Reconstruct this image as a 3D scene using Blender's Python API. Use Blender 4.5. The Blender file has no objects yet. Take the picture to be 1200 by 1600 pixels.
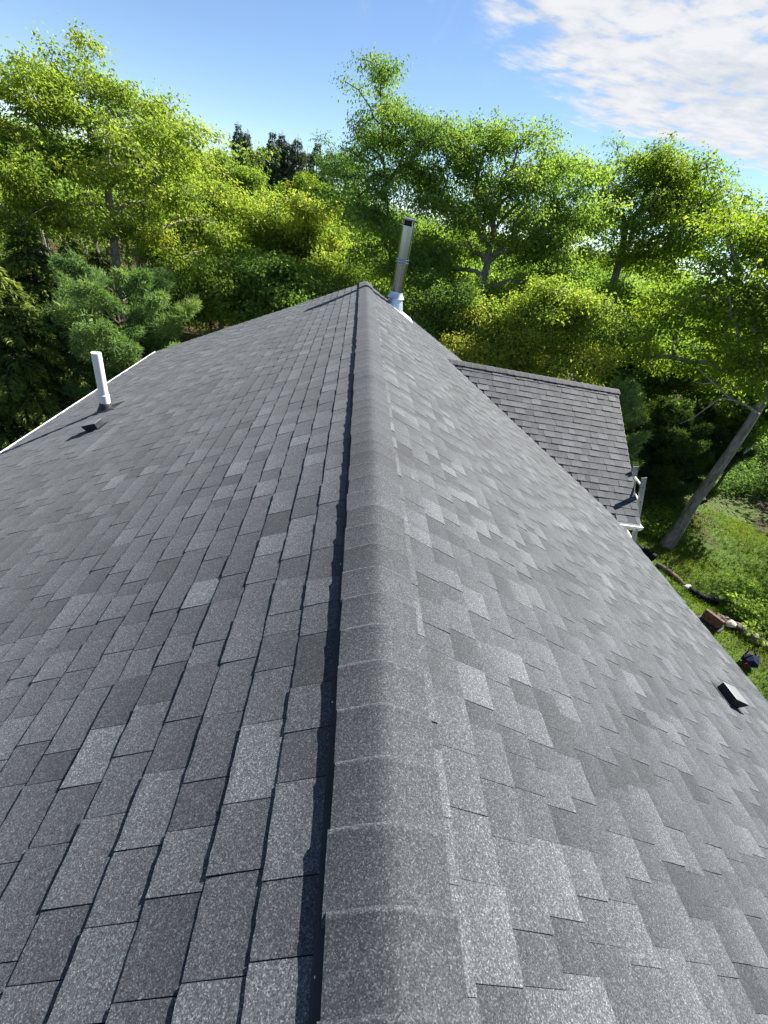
import bpy, math, random
import numpy as np
from mathutils import Vector, Matrix

random.seed(7)
rng = np.random.default_rng(7)
SC = bpy.context.scene
COL = SC.collection
EXPOSURE = 1.62
SUN_STRENGTH = 4.8
SKY_STRENGTH = 0.057
CLOUD_LO = 4.0
CLOUD_HI = 5.2
SKY_ALT = 0
SKY_AIR = 0.75
SKY_DUST = 0.0
SKY_OZ = 3.0

# ------------------------------------------------------------------ camera
cam_data = bpy.data.cameras.new("camera")
cam = bpy.data.objects.new("camera", cam_data)
COL.objects.link(cam)
FW = Vector((0.13372581, 0.82539432, -0.54849031))
RT = Vector((0.98288186, -0.03968624, 0.17991178))
UP = Vector((-0.12673064, 0.56316003, 0.81657218))
CAMP = Vector((-0.23204, 0.0, 1.08048))
M = Matrix(((RT.x, UP.x, -FW.x, CAMP.x), (RT.y, UP.y, -FW.y, CAMP.y), (RT.z, UP.z, -FW.z, CAMP.z), (0, 0, 0, 1)))
cam.matrix_world = M
cam_data.sensor_fit = 'VERTICAL'
cam_data.sensor_height = 24.0
cam_data.lens = 678.61 / 1600 * 24.0
cam_data.clip_start = 0.05
cam_data.clip_end = 3000
SC.camera = cam
SC.render.resolution_x, SC.render.resolution_y = 768, 1024

SC.cycles.diffuse_bounces = 6

# ------------------------------------------------------------------ exposure, sun, sky
SC.view_settings.view_transform = 'Standard'
SC.view_settings.look = 'None'
SC.view_settings.exposure = EXPOSURE
SC.view_settings.gamma = 1.0
SC.view_settings.use_curve_mapping = False
SUN_EL, SUN_AZ = math.radians(43), math.radians(57)      # azimuth from +Y towards +X
SUN = Vector((math.cos(SUN_EL) * math.sin(SUN_AZ), math.cos(SUN_EL) * math.cos(SUN_AZ), math.sin(SUN_EL)))
sd = bpy.data.lights.new("sun", 'SUN')
sd.energy = SUN_STRENGTH
sd.angle = math.radians(0.5)
sd.color = (1.0, 0.96, 0.89)
so = bpy.data.objects.new("sun", sd)
so.rotation_euler = SUN.to_track_quat('Z', 'Y').to_euler()
so.location = (20, 12, 30)
COL.objects.link(so)


class NT:
    """small node-tree helper"""
    def __init__(self, nt):
        self.nt = nt; self.n = nt.nodes; self.l = nt.links

    def node(self, typ, **kw):
        nd = self.n.new(typ)
        for k, v in kw.items():
            if k == 'ins':
                for a, b in v.items():
                    if hasattr(b, 'is_output') or isinstance(b, bpy.types.NodeSocket):
                        self.l.new(b, nd.inputs[a])
                    else:
                        nd.inputs[a].default_value = b
            else:
                setattr(nd, k, v)
        return nd

    def math(self, op, a, b=0.0, c=0.0, clamp=False):
        nd = self.n.new('ShaderNodeMath'); nd.operation = op; nd.use_clamp = clamp
        for i, v in enumerate((a, b, c)):
            if isinstance(v, bpy.types.NodeSocket): self.l.new(v, nd.inputs[i])
            else: nd.inputs[i].default_value = v
        return nd.outputs[0]

    def maprange(self, v, a, b, c=0.0, d=1.0, smooth=True):
        nd = self.n.new('ShaderNodeMapRange')
        nd.interpolation_type = 'SMOOTHSTEP' if smooth else 'LINEAR'
        self.l.new(v, nd.inputs[0])
        for i, x in enumerate((a, b, c, d)): nd.inputs[i + 1].default_value = x
        return nd.outputs[0]

    def ramp(self, fac, stops, interp='LINEAR'):
        nd = self.n.new('ShaderNodeValToRGB')
        cr = nd.color_ramp; cr.interpolation = interp
        while len(cr.elements) < len(stops): cr.elements.new(0.5)
        for e, (p, c) in zip(cr.elements, stops):
            e.position = p; e.color = (*c, 1) if len(c) == 3 else c
        if fac is not None: self.l.new(fac, nd.inputs[0])
        return nd.outputs[0]

    def mix(self, fac, a, b, typ='MIX'):
        nd = self.n.new('ShaderNodeMix'); nd.data_type = 'RGBA'; nd.blend_type = typ
        for key, v in ((0, fac), (6, a), (7, b)):
            if isinstance(v, bpy.types.NodeSocket): self.l.new(v, nd.inputs[key])
            else:
                nd.inputs[key].default_value = v if key == 0 or len(v) == 4 else (*v, 1)
        return nd.outputs[2]

    def noise(self, vec, scale, detail=4, rough=0.55, dist=0.0, dims='3D'):
        nd = self.n.new('ShaderNodeTexNoise'); nd.noise_dimensions = dims
        if vec is not None: self.l.new(vec, nd.inputs['Vector'])
        nd.inputs['Scale'].default_value = scale; nd.inputs['Detail'].default_value = detail
        nd.inputs['Roughness'].default_value = rough; nd.inputs['Distortion'].default_value = dist
        return nd.outputs['Fac']


world = bpy.data.worlds.new("World")
SC.world = world
world.use_nodes = True
w = NT(world.node_tree)
w.n.clear()
sky = w.node('ShaderNodeTexSky', sky_type='NISHITA', sun_disc=False, sun_elevation=SUN_EL, sun_rotation=SUN_AZ,
             altitude=SKY_ALT, air_density=SKY_AIR, dust_density=SKY_DUST, ozone_density=SKY_OZ)
tc = w.node('ShaderNodeTexCoord')
sep = w.node('ShaderNodeSeparateXYZ', ins={0: tc.outputs['Generated']})
zz = w.math('MAXIMUM', sep.outputs[2], 0.03)
uu = w.math('DIVIDE', sep.outputs[0], zz)
vv = w.math('DIVIDE', sep.outputs[1], zz)
pl = w.node('ShaderNodeCombineXYZ', ins={0: uu, 1: vv, 2: 0.0}).outputs[0]
n_big = w.noise(pl, 1.1, 6, 0.6, 0.4)
n_mid = w.noise(pl, 4.2, 6, 0.58, 0.2)
n_fine = w.noise(pl, 11.0, 6, 0.6, 0.2)
m1 = w.math('MULTIPLY', w.math('SUBTRACT', w.math('MULTIPLY_ADD', uu, 1.15, 2.9), vv), 0.62)
m2 = w.math('SUBTRACT', 4.9, vv)
edge = w.math('MINIMUM', m1, m2)
wob = w.math('ADD', w.math('MULTIPLY', w.math('SUBTRACT', n_big, 0.5), 1.5), w.math('MULTIPLY', w.math('SUBTRACT', n_mid, 0.5), 1.1))
body = w.maprange(w.math('ADD', edge, wob), -0.15, 0.42)
far_fade = w.maprange(vv, 0.2, 1.8)                 # the sheet of cloud thins out overhead
holes = w.maprange(w.math('ADD', w.math('MULTIPLY', n_mid, 0.78), w.math('MULTIPLY', n_fine, 0.22)), 0.34, 0.49, 0.35, 1.0)
dens = w.math('MULTIPLY', w.math('MULTIPLY', body, holes), far_fade)
wisp_n = w.noise(w.node('ShaderNodeMapping', ins={0: pl, 2: (0, 0, 0.8), 3: (1.0, 0.25, 1)}).outputs[0], 3.0, 6, 0.62, 0.5)
wisp = w.math('MULTIPLY', w.maprange(wisp_n, 0.52, 0.8), w.maprange(edge, -1.1, -0.1))
dens = w.math('MINIMUM', w.math('ADD', w.math('MULTIPLY', dens, 0.96), w.math('MULTIPLY', wisp, 0.26)), 0.96)
dens = w.math('MULTIPLY', dens, w.maprange(sep.outputs[2], 0.02, 0.10))
ccol = w.ramp(w.math('ADD', w.math('MULTIPLY', n_mid, 0.6), w.math('MULTIPLY', n_big, 0.4)),
              [(0.36, (CLOUD_LO * 0.9, CLOUD_LO * 0.98, CLOUD_LO * 1.08)), (0.58, (CLOUD_HI, CLOUD_HI, CLOUD_HI * 1.01))])
skyc = w.mix(dens, sky.outputs[0], ccol)
bg = w.node('ShaderNodeBackground', ins={0: skyc, 1: SKY_STRENGTH})
out = w.node('ShaderNodeOutputWorld', ins={0: bg.outputs[0]})

# ------------------------------------------------------------------ generic builders


def link(o, parent=None):
    COL.objects.link(o)
    if parent is not None: o.parent = parent
    return o


def empty(name, loc=(0, 0, 0)):
    o = bpy.data.objects.new(name, None)
    o.location = loc; o.empty_display_size = 0.3
    return link(o)


def tag(o, label=None, cat=None, group=None, kind=None):
    if label: o['label'] = label
    if cat: o['category'] = cat
    if group: o['group'] = group
    if kind: o['kind'] = kind
    return o


def mesh_np(name, V, faces, mat, parent=None, tone=None, smooth=False):
    """faces: list of (n,k) integer arrays; tone: one float per vertex. Vertices are in world space."""
    V = np.asarray(V, np.float32)
    me = bpy.data.meshes.new(name)
    off = np.array(world_loc(parent) if parent is not None else (0, 0, 0), np.float32)
    me.vertices.add(len(V)); me.vertices.foreach_set("co", (V - off).ravel())
    starts, loops, s = [], [], 0
    for F in faces:
        F = np.asarray(F, np.int32)
        if len(F) == 0: continue
        k = F.shape[1]
        starts.append(s + np.arange(len(F)) * k); loops.append(F.ravel()); s += F.size
    me.loops.add(s); me.loops.foreach_set("vertex_index", np.concatenate(loops))
    st = np.concatenate(starts).astype(np.int32)
    me.polygons.add(len(st)); me.polygons.foreach_set("loop_start", st)
    me.update(calc_edges=True)
    me.polygons.foreach_set("use_smooth", np.full(len(st), bool(smooth)))
    if tone is not None:
        at = me.attributes.new("tone", 'FLOAT', 'POINT')
        at.data.foreach_set("value", np.asarray(tone, np.float32))
    me.materials.append(mat)
    o = bpy.data.objects.new(name, me)
    link(o, parent)
    return o


def world_loc(o):
    p = Vector(o.location)
    if o.parent is not None:
        p = world_loc(o.parent) + p
    return p


class MB:
    """collects boxes, tubes and lathes, then links them as one mesh object (world coordinates)"""
    def __init__(self): self.v = []; self.f = []

    def add(self, vs, fs):
        b = len(self.v); self.v += [tuple(x) for x in vs]
        self.f += [tuple(i + b for i in f) for f in fs]

    def box(self, c, ax, ay, az):
        c, ax, ay, az = map(Vector, (c, ax, ay, az))
        vs = [c + sx * ax + sy * ay + sz * az for sx in (-1, 1) for sy in (-1, 1) for sz in (-1, 1)]
        self.add(vs, [(0, 1, 3, 2), (4, 6, 7, 5), (0, 4, 5, 1), (2, 3, 7, 6), (0, 2, 6, 4), (1, 5, 7, 3)])

    def lathe(self, o, axis, prof, k=20, cap0=True, cap1=True):
        """prof: list of (distance along axis, radius)"""
        o, a = Vector(o), Vector(axis).normalized()
        u = a.orthogonal().normalized(); v = a.cross(u)
        vs = []
        for h, r in prof:
            for i in range(k):
                t = 2 * math.pi * i / k
                vs.append(o + a * h + (u * math.cos(t) + v * math.sin(t)) * r)
        fs = []
        for j in range(len(prof) - 1):
            for i in range(k):
                fs.append((j * k + i, j * k + (i + 1) % k, (j + 1) * k + (i + 1) % k, (j + 1) * k + i))
        if cap0: fs.append(tuple(range(k - 1, -1, -1)))
        if cap1: fs.append(tuple((len(prof) - 1) * k + i for i in range(k)))
        self.add(vs, fs)

    def tube(self, pts, rad, k=8):
        pts = [Vector(p) for p in pts]
        rad = rad if hasattr(rad, '__len__') else [rad] * len(pts)
        vs, u = [], None
        for i, p in enumerate(pts):
            d = (pts[min(i + 1, len(pts) - 1)] - pts[max(i - 1, 0)]).normalized()
            u = d.orthogonal().normalized() if u is None else (u - d * u.dot(d)).normalized()
            v = d.cross(u)
            for j in range(k):
                t = 2 * math.pi * j / k
                vs.append(p + (u * math.cos(t) + v * math.sin(t)) * rad[i])
        fs = [(i * k + j, i * k + (j + 1) % k, (i + 1) * k + (j + 1) % k, (i + 1) * k + j) for i in range(len(pts) - 1) for j in range(k)]
        fs += [tuple(range(k - 1, -1, -1)), tuple((len(pts) - 1) * k + j for j in range(k))]
        self.add(vs, fs)

    def build(self, name, mat, parent=None, bevel=0.0, smooth=False, fix=True):
        me = bpy.data.meshes.new(name)
        wl = world_loc(parent) if parent is not None else Vector((0, 0, 0))
        me.from_pydata([tuple(Vector(p) - wl) for p in self.v], [], self.f)
        me.update()
        if smooth: me.polygons.foreach_set("use_smooth", np.ones(len(me.polygons), bool))
        me.materials.append(mat)
        o = bpy.data.objects.new(name, me)
        link(o, parent)
        if bevel:
            b = o.modifiers.new("bevel", 'BEVEL'); b.width = bevel; b.segments = 2; b.limit_method = 'ANGLE'
        if smooth:
            for p in me.polygons: p.use_smooth = True
            try: me.set_sharp_from_angle(angle=math.radians(38))
            except Exception: pass
        return o


# ------------------------------------------------------------------ materials
MATS = {}


def new_mat(name):
    m = bpy.data.materials.new(name); m.use_nodes = True
    t = NT(m.node_tree); t.n.clear()
    o = t.n.new('ShaderNodeOutputMaterial')
    MATS[name] = m
    return m, t, o


def simple_mat(name, col, rough=0.5, metal=0.0, spec=0.5, var=0.15, scale=9.0, bump=0.0):
    m, t, o = new_mat(name)
    pos = t.node('ShaderNodeNewGeometry').outputs['Position']
    n = t.noise(pos, scale, 5, 0.6)
    c = t.mix(1.0, col, t.ramp(n, [(0.3, (1 - var,) * 3), (0.7, (1 + var,) * 3)]), 'MULTIPLY')
    p = t.node('ShaderNodeBsdfPrincipled', ins={'Base Color': c, 'Roughness': rough, 'Metallic': metal, 'Specular IOR Level': spec})
    if bump:
        b = t.node('ShaderNodeBump', ins={'Strength': bump, 'Distance': 0.02, 'Height': t.noise(pos, scale * 3, 5, 0.6)})
        t.l.new(b.outputs[0], p.inputs['Normal'])
    t.l.new(p.outputs[0], o.inputs[0])
    return m


def shingle_mat():
    m, t, o = new_mat("asphalt_shingle")
    pos = t.node('ShaderNodeNewGeometry').outputs['Position']
    tone = t.node('ShaderNodeAttribute', attribute_name="tone").outputs['Fac']
    # mineral granules: a few millimetres each, most dark, some pale
    vor = t.node('ShaderNodeTexVoronoi', voronoi_dimensions='3D', feature='F1', ins={'Vector': pos, 'Scale': 430.0})
    gs = t.node('ShaderNodeSeparateColor', ins={0: vor.outputs['Color']})
    gran = t.ramp(gs.outputs[0], [(0.0, (0.38, 0.39, 0.42)), (0.45, (0.78, 0.80, 0.83)), (0.72, (1.06, 1.07, 1.08)), (0.88, (1.45, 1.45, 1.43)), (0.96, (2.1, 2.08, 2.05)), (1.0, (2.5, 2.47, 2.42))])
    vor2 = t.node('ShaderNodeTexVoronoi', voronoi_dimensions='3D', feature='F1', ins={'Vector': pos, 'Scale': 190.0})
    gs2 = t.node('ShaderNodeSeparateColor', ins={0: vor2.outputs['Color']})
    gran2 = t.ramp(gs2.outputs[1], [(0.0, (0.80, 0.80, 0.81)), (0.6, (1.0, 1.0, 1.0)), (0.9, (1.22, 1.21, 1.20)), (1.0, (1.36, 1.35, 1.32))])
    base = t.ramp(tone, [(0.0, (0.030, 0.0325, 0.0362)), (0.5, (0.0615, 0.0663, 0.0725)), (1.0, (0.112, 0.1195, 0.127))])
    c = t.mix(1.0, base, gran, 'MULTIPLY')
    c = t.mix(1.0, c, gran2, 'MULTIPLY')
    mott = t.noise(pos, 2.3, 5, 0.6)
    c = t.mix(1.0, c, t.ramp(mott, [(0.3, (0.93, 0.93, 0.935)), (0.7, (1.07, 1.068, 1.06))]), 'MULTIPLY')
    mott2 = t.noise(pos, 17.0, 4, 0.7)
    c = t.mix(1.0, c, t.ramp(mott2, [(0.3, (0.95, 0.95, 0.955)), (0.72, (1.055, 1.053, 1.045))]), 'MULTIPLY')
    dust = t.maprange(t.noise(pos, 5.0, 6, 0.72, 0.6), 0.66, 0.9, 0.0, 0.10)
    c = t.mix(dust, c, (0.20, 0.185, 0.15))
    scuff = t.maprange(t.noise(t.node('ShaderNodeMapping', ins={0: pos, 3: (1.0, 0.45, 1.0)}).outputs[0], 21.0, 3, 0.55), 0.69, 0.80, 0.0, 0.30)
    c = t.mix(scuff, c, (0.23, 0.215, 0.18))
    bump = t.node('ShaderNodeBump', ins={'Strength': 0.32, 'Distance': 0.0014, 'Height': gs.outputs[0]})
    p = t.node('ShaderNodeBsdfPrincipled', ins={'Base Color': c, 'Roughness': 0.8, 'Specular IOR Level': 0.25, 'Sheen Weight': 0.07, 'Sheen Roughness': 0.45, 'Sheen Tint': (0.92, 0.96, 1.0, 1.0), 'Normal': bump.outputs[0]})
    t.l.new(p.outputs[0], o.inputs[0])
    return m


def leaf_mat(name, stops, trans=0.45, gloss=0.15, tmul=(1.38, 1.45, 0.78), k=1.75):
    m, t, o = new_mat(name)
    tone = t.node('ShaderNodeAttribute', attribute_name="tone").outputs['Fac']
    c = t.ramp(tone, [(a, tuple(x * k for x in b)) for a, b in stops])
    p = t.node('ShaderNodeBsdfPrincipled', ins={'Base Color': c, 'Roughness': 0.55, 'Specular IOR Level': gloss})
    tr = t.node('ShaderNodeBsdfTranslucent', ins={0: t.mix(1.0, c, tmul, 'MULTIPLY')})
    mx = t.node('ShaderNodeMixShader', ins={0: trans, 1: p.outputs[0], 2: tr.outputs[0]})
    t.l.new(mx.outputs[0], o.inputs[0])
    return m


def bark_mat(name, a, b, scale=6.0):
    m, t, o = new_mat(name)
    pos = t.node('ShaderNodeNewGeometry').outputs['Position']
    mp = t.node('ShaderNodeMapping', ins={0: pos, 3: (1, 1, 0.22)}).outputs[0]
    n = t.noise(mp, scale * 3, 6, 0.68, 0.3)
    n2 = t.noise(pos, scale * 0.5, 4, 0.6)
    c = t.mix(t.maprange(n2, 0.35, 0.68), t.ramp(n, [(0.3, a), (0.72, b)]), t.ramp(n, [(0.3, a), (0.8, tuple(x * 1.5 for x in b))]))
    bp = t.node('ShaderNodeBump', ins={'Strength': 1.0, 'Distance': 0.05, 'Height': n})
    p = t.node('ShaderNodeBsdfPrincipled', ins={'Base Color': c, 'Roughness': 0.85, 'Specular IOR Level': 0.2, 'Normal': bp.outputs[0]})
    t.l.new(p.outputs[0], o.inputs[0])
    return m


def ground_mat():
    m, t, o = new_mat("lawn_and_leaf_litter")
    pos = t.node('ShaderNodeNewGeometry').outputs['Position']
    sepn = t.node('ShaderNodeSeparateXYZ', ins={0: pos})
    x, y = sepn.outputs[0], sepn.outputs[1]
    fine = t.noise(pos, 9.0, 6, 0.7)
    grass = t.ramp(fine, [(0.25, (0.03, 0.06, 0.010)), (0.5, (0.065, 0.115, 0.016)), (0.75, (0.12, 0.155, 0.028))])
    litter = t.ramp(t.noise(pos, 14.0, 6, 0.75), [(0.25, (0.022, 0.016, 0.009)), (0.5, (0.060, 0.042, 0.022)), (0.72, (0.15, 0.105, 0.06))])
    patch = t.maprange(t.math('ADD', t.noise(pos, 0.55, 5, 0.65, 0.4), t.math('MULTIPLY', fine, 0.12)), 0.61, 0.70)
    # the mown lawn lies round the house, the wood's leaf litter beyond it
    dx = t.math('DIVIDE', t.math('SUBTRACT', x, 6.0), 15.0)
    dy = t.math('DIVIDE', t.math('SUBTRACT', y, 4.0), 14.0)
    r = t.math('SQRT', t.math('ADD', t.math('MULTIPLY', dx, dx), t.math('MULTIPLY', dy, dy)))
    wood = t.maprange(t.math('ADD', r, t.math('MULTIPLY', t.math('SUBTRACT', t.noise(pos, 0.5, 4, 0.6), 0.5), 0.7)), 0.85, 1.15)
    c = t.mix(t.math('MAXIMUM', t.math('MULTIPLY', patch, 0.8), t.math('MULTIPLY', wood, 0.92)), grass, litter)
    bp = t.node('ShaderNodeBump', ins={'Strength': 0.9, 'Distance': 0.06, 'Height': t.noise(pos, 11.0, 6, 0.75)})
    p = t.node('ShaderNodeBsdfPrincipled', ins={'Base Color': c, 'Roughness': 0.9, 'Specular IOR Level': 0.15, 'Normal': bp.outputs[0]})
    t.l.new(p.outputs[0], o.inputs[0])
    return m


SHINGLE = shingle_mat()
GROUND = ground_mat()
DECK = simple_mat("roof_underlay", (0.018, 0.019, 0.022), 0.85)
VENT_BLACK = simple_mat("black_vent_plastic", (0.026, 0.028, 0.032), 0.75, spec=0.2, var=0.3)
WHITE = simple_mat("white_aluminium", (0.80, 0.80, 0.79), 0.4, var=0.05)
PVC = simple_mat("white_pvc", (0.82, 0.80, 0.74), 0.35, var=0.06, scale=14)
RUBBER = simple_mat("black_rubber", (0.02, 0.02, 0.022), 0.55, var=0.3)
STEEL = simple_mat("stainless_steel", (0.31, 0.335, 0.36), 0.2, 1.0, var=0.06)
GALV = simple_mat("galvanised_steel", (0.66, 0.70, 0.75), 0.42, 0.7, var=0.08, scale=25)
NAIL = simple_mat("bright_nail", (0.75, 0.75, 0.74), 0.35, 0.5)
WALL = simple_mat("grey_siding", (0.42, 0.42, 0.40), 0.75, var=0.08, bump=0.15)
LADDER = simple_mat("weathered_ladder_rail", (0.27, 0.27, 0.265), 0.6, var=0.2, scale=16)
RUNG = simple_mat("pale_ladder_rung", (0.74, 0.74, 0.72), 0.4, var=0.08)
STONE = simple_mat("field_stone", (0.17, 0.14, 0.115), 0.85, var=0.35, scale=7, bump=0.6)
PALE_STONE = simple_mat("pale_stone", (0.50, 0.48, 0.44), 0.85, var=0.12, scale=8, bump=0.4)
BRICK = simple_mat("red_brick", (0.10, 0.044, 0.034), 0.85, var=0.45, scale=12, bump=0.4)
BLACK = simple_mat("black_corrugated_plastic", (0.008, 0.008, 0.009), 0.8, spec=0.15, var=0.3)
LOG = simple_mat("weathered_log", (0.13, 0.095, 0.065), 0.9, var=0.4, scale=10, bump=0.8)
NAVY = simple_mat("navy_fabric", (0.010, 0.013, 0.040), 0.95, spec=0.1, var=0.4, scale=10, bump=0.4)
RED = simple_mat("dull_red_fabric", (0.07, 0.02, 0.018), 0.9, spec=0.1, var=0.3, scale=10, bump=0.3)
TWIG_DEBRIS = simple_mat("dead_leaf", (0.12, 0.075, 0.04), 0.9, var=0.4, scale=30)

BARK_OAK = bark_mat("oak_bark", (0.06, 0.055, 0.048), (0.29, 0.27, 0.24))
BARK_PALE = bark_mat("pale_bark", (0.12, 0.11, 0.095), (0.42, 0.39, 0.34), 8)
BARK_DARK = bark_mat("conifer_bark", (0.03, 0.024, 0.02), (0.12, 0.095, 0.075))
OAK_LEAF = leaf_mat("oak_leaf", [(0.0, (0.040, 0.072, 0.018)), (0.45, (0.094, 0.142, 0.026)), (0.75, (0.150, 0.188, 0.032)), (1.0, (0.215, 0.210, 0.040))], 0.58)
MAPLE_LEAF = leaf_mat("maple_leaf", [(0.0, (0.034, 0.068, 0.020)), (0.5, (0.082, 0.136, 0.028)), (1.0, (0.155, 0.200, 0.038))], 0.58)
ASPEN_LEAF = leaf_mat("aspen_leaf", [(0.0, (0.032, 0.066, 0.020)), (0.5, (0.075, 0.130, 0.030)), (1.0, (0.140, 0.190, 0.042))], 0.52)
GOLD_LEAF = leaf_mat("golden_oak_leaf", [(0.0, (0.034, 0.066, 0.012)), (0.45, (0.092, 0.142, 0.016)), (0.78, (0.160, 0.188, 0.020)), (1.0, (0.26, 0.205, 0.026))], 0.6)
PINE_NEEDLE = leaf_mat("white_pine_needle", [(0.0, (0.022, 0.052, 0.020)), (0.5, (0.085, 0.15, 0.052)), (1.0, (0.21, 0.27, 0.085))], 0.35, 0.3, k=1.55)
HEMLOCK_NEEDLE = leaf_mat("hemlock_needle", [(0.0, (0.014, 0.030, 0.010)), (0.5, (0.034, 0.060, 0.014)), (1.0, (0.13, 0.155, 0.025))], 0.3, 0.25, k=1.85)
SPRUCE_NEEDLE = leaf_mat("spruce_needle", [(0.0, (0.018, 0.026, 0.016)), (0.6, (0.040, 0.052, 0.028)), (1.0, (0.075, 0.082, 0.04))], 0.25, 0.25, k=2.3)
GRASS_BLADE = leaf_mat("grass_blade", [(0.0, (0.035, 0.065, 0.010)), (0.5, (0.085, 0.140, 0.016)), (1.0, (0.18, 0.19, 0.035))], 0.45, k=1.3)

# ------------------------------------------------------------------ ground
def ground_z(x, y):
    x = np.asarray(x, float); y = np.asarray(y, float)
    r = np.hypot(x, y - 4)
    z = -5.5 + np.minimum(0.07 * np.maximum(0, r - 24), 2.2)
    z = z + 0.06 * np.sin(x * 0.9 + 1.3) * np.cos(y * 0.7) + 0.03 * np.sin(x * 2.3 + y * 1.7)
    return z


def build_ground():
    rings = np.concatenate([np.linspace(0.0, 40, 90), np.geomspace(42, 700, 34)])
    na = 160
    th = np.linspace(0, 2 * np.pi, na, endpoint=False)
    R, T = np.meshgrid(rings, th, indexing='ij')
    X = R * np.cos(T); Y = 4 + R * np.sin(T)
    Z = ground_z(X, Y)
    Z = np.minimum(Z, 8.0)
    V = np.stack([X, Y, Z], -1).reshape(-1, 3)
    i, j = np.meshgrid(np.arange(len(rings) - 1), np.arange(na), indexing='ij')
    a = i * na + j; b = i * na + (j + 1) % na
    F = np.stack([a, a + na, b + na, b], -1).reshape(-1, 4)
    o = mesh_np("ground", V, [F], GROUND, smooth=True)
    tag(o, "shady lawn running into the leaf litter of the wood", None, None, "structure")
    return o


build_ground()

# ------------------------------------------------------------------ house
T_ = math.tan(math.radians(26.40445)); C_ = math.cos(math.radians(26.40445)); S_ = math.sin(math.radians(26.40445))
V0 = 0.03
Y0, Y1 = -2.2, 10.07
YD, ZD = 8.3962, -0.83064
TD = math.tan(math.radians(28.95187)); CD = math.cos(math.radians(28.95187)); SD = math.sin(math.radians(28.95187))
EXPO = 0.14177

house = empty("house", (0, 4.0, -5.5))
tag(house, "house with a long dark grey shingled gable roof and a cross gable", "house")


def rake_x(y): return 5.2395 - 0.0808 * abs(YD - y)


def valley_x(y): return (-ZD + TD * abs(YD - y)) / T_


class Slope:
    """a roof plane: point(along, down, lift)"""
    def __init__(self, side):
        self.side = side          # 'L','R' main slopes; 'N','F' near and far slopes of the cross gable
        if side == 'L':
            self.o = np.array([0, 0, -V0]); self.a = np.array([0, 1.0, 0]); self.d = np.array([-C_, 0, -S_]); self.n = np.array([-S_, 0, C_])
        if side == 'R':
            self.o = np.array([0, 0, -V0]); self.a = np.array([0, 1.0, 0]); self.d = np.array([C_, 0, -S_]); self.n = np.array([S_, 0, C_])
        if side == 'N':
            self.o = np.array([0, YD, ZD - V0]); self.a = np.array([1.0, 0, 0]); self.d = np.array([0, -CD, -SD]); self.n = np.array([0, -SD, CD])
        if side == 'F':
            self.o = np.array([0, YD, ZD - V0]); self.a = np.array([1.0, 0, 0]); self.d = np.array([0, CD, -SD]); self.n = np.array([0, SD, CD])

    def p(self, s, d, h=0.0):
        s = np.asarray(s, float)[..., None]; d = np.asarray(d, float)[..., None]; h = np.asarray(h, float)[..., None]
        return self.o + s * self.a + d * self.d + h * self.n


def deck(sl, outline, name="roof_slope", thick=0.10, lift=-0.004):
    """outline: (along, down) polygon; a slab of boards with the underlay on top"""
    top = [sl.p(s, d, lift) for s, d in outline]; bot = [sl.p(s, d, lift - thick) for s, d in outline]
    n = len(top)
    b = MB()
    fs = [tuple(range(n)), tuple(range(2 * n - 1, n - 1, -1))] + [(i, n + i, n + (i + 1) % n, (i + 1) % n) for i in range(n)]
    b.add(top + bot, fs)
    return b.build(name, DECK, house)


RIDGE_GAP = 0.03
D_L, D_R = 4.83, 5.012
slope_l = Slope('L'); slope_r = Slope('R'); slope_n = Slope('N'); slope_f = Slope('F')
deck_l = deck(slope_l, [(Y0, 0.02), (Y1 - .012, 0.02), (Y1 - .012, D_L - .012), (Y0, D_L - .012)])
deck_r = deck(slope_r, [(Y0, 0.02), (Y1 - .012, 0.02), (Y1 - .012, D_R - .012), (Y0, D_R - .012)])
D_N = 2.6487 / CD
ye = YD - 2.6487
deck_n = deck(slope_n, [(valley_x(YD) - 0.12, 0.02), (rake_x(YD) - .012, 0.02), (rake_x(ye) - .012, D_N - .012), (valley_x(ye) - 0.05, D_N - .012)], thick=0.06)
yfar = YD + 2.6487
deck_f = deck(slope_f, [(valley_x(YD) - 0.12, 0.02), (rake_x(YD) - .012, 0.02), (rake_x(yfar) - .012, D_N - .012), (valley_x(yfar) - 0.05, D_N - .012)], thick=0.06)
for d_, lab in ((deck_l, "long left roof slope with a white vent pipe"), (deck_r, "pale sunlit right roof slope"),
                (deck_n, "near slope of the small cross gable roof"), (deck_f, "far slope of the small cross gable roof")):
    d_['label'] = lab


def tab_list(sl, D, nmin, s0, s1, seed, first_off=0.0):
    """courses of laminated shingle tabs: (s_a, s_b, d_low, height, tone)"""
    r = random.Random(seed)
    out = []
    k = 0
    d = D
    while d > nmin:
        s = s0(d) if callable(s0) else s0 - r.random() * 0.3
        e = s1(d) if callable(s1) else s1
        high = r.random() < 0.5
        ctone = r.gauss(0, 0.03)
        wob = r.gauss(0, 0.0012)
        while s < e - 0.02:
            wdt = (r.uniform(0.13, 0.23) if high else r.uniform(0.09, 0.20)) * (0.82 if sl.side == 'R' else 1.0)
            t = min(s + wdt, e)
            if e - t < 0.05: t = e
            q = r.random()
            if high:
                tone = r.gauss(0.58 if sl.side in 'RF' else 0.57, 0.085)
                if q < 0.16: tone += 0.18
                elif q < 0.34: tone -= 0.16
            else:
                tone = r.gauss(0.36 if sl.side in 'RF' else 0.45, 0.085)
                if q < 0.22: tone -= 0.16
                elif q < 0.32: tone += 0.2
            h = ((0.0088 if high else 0.0060) + r.gauss(0, 0.0006)) * (1.45 if sl.side in 'NF' else 1.0)
            out.append((s, t, d + wob + r.gauss(0, 0.0011), max(h, 0.003), min(max(tone + ctone, 0.02), 0.98)))
            s = t
            if r.random() < 0.8: high = not high
        d -= EXPO
        k += 1
    return out


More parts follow.
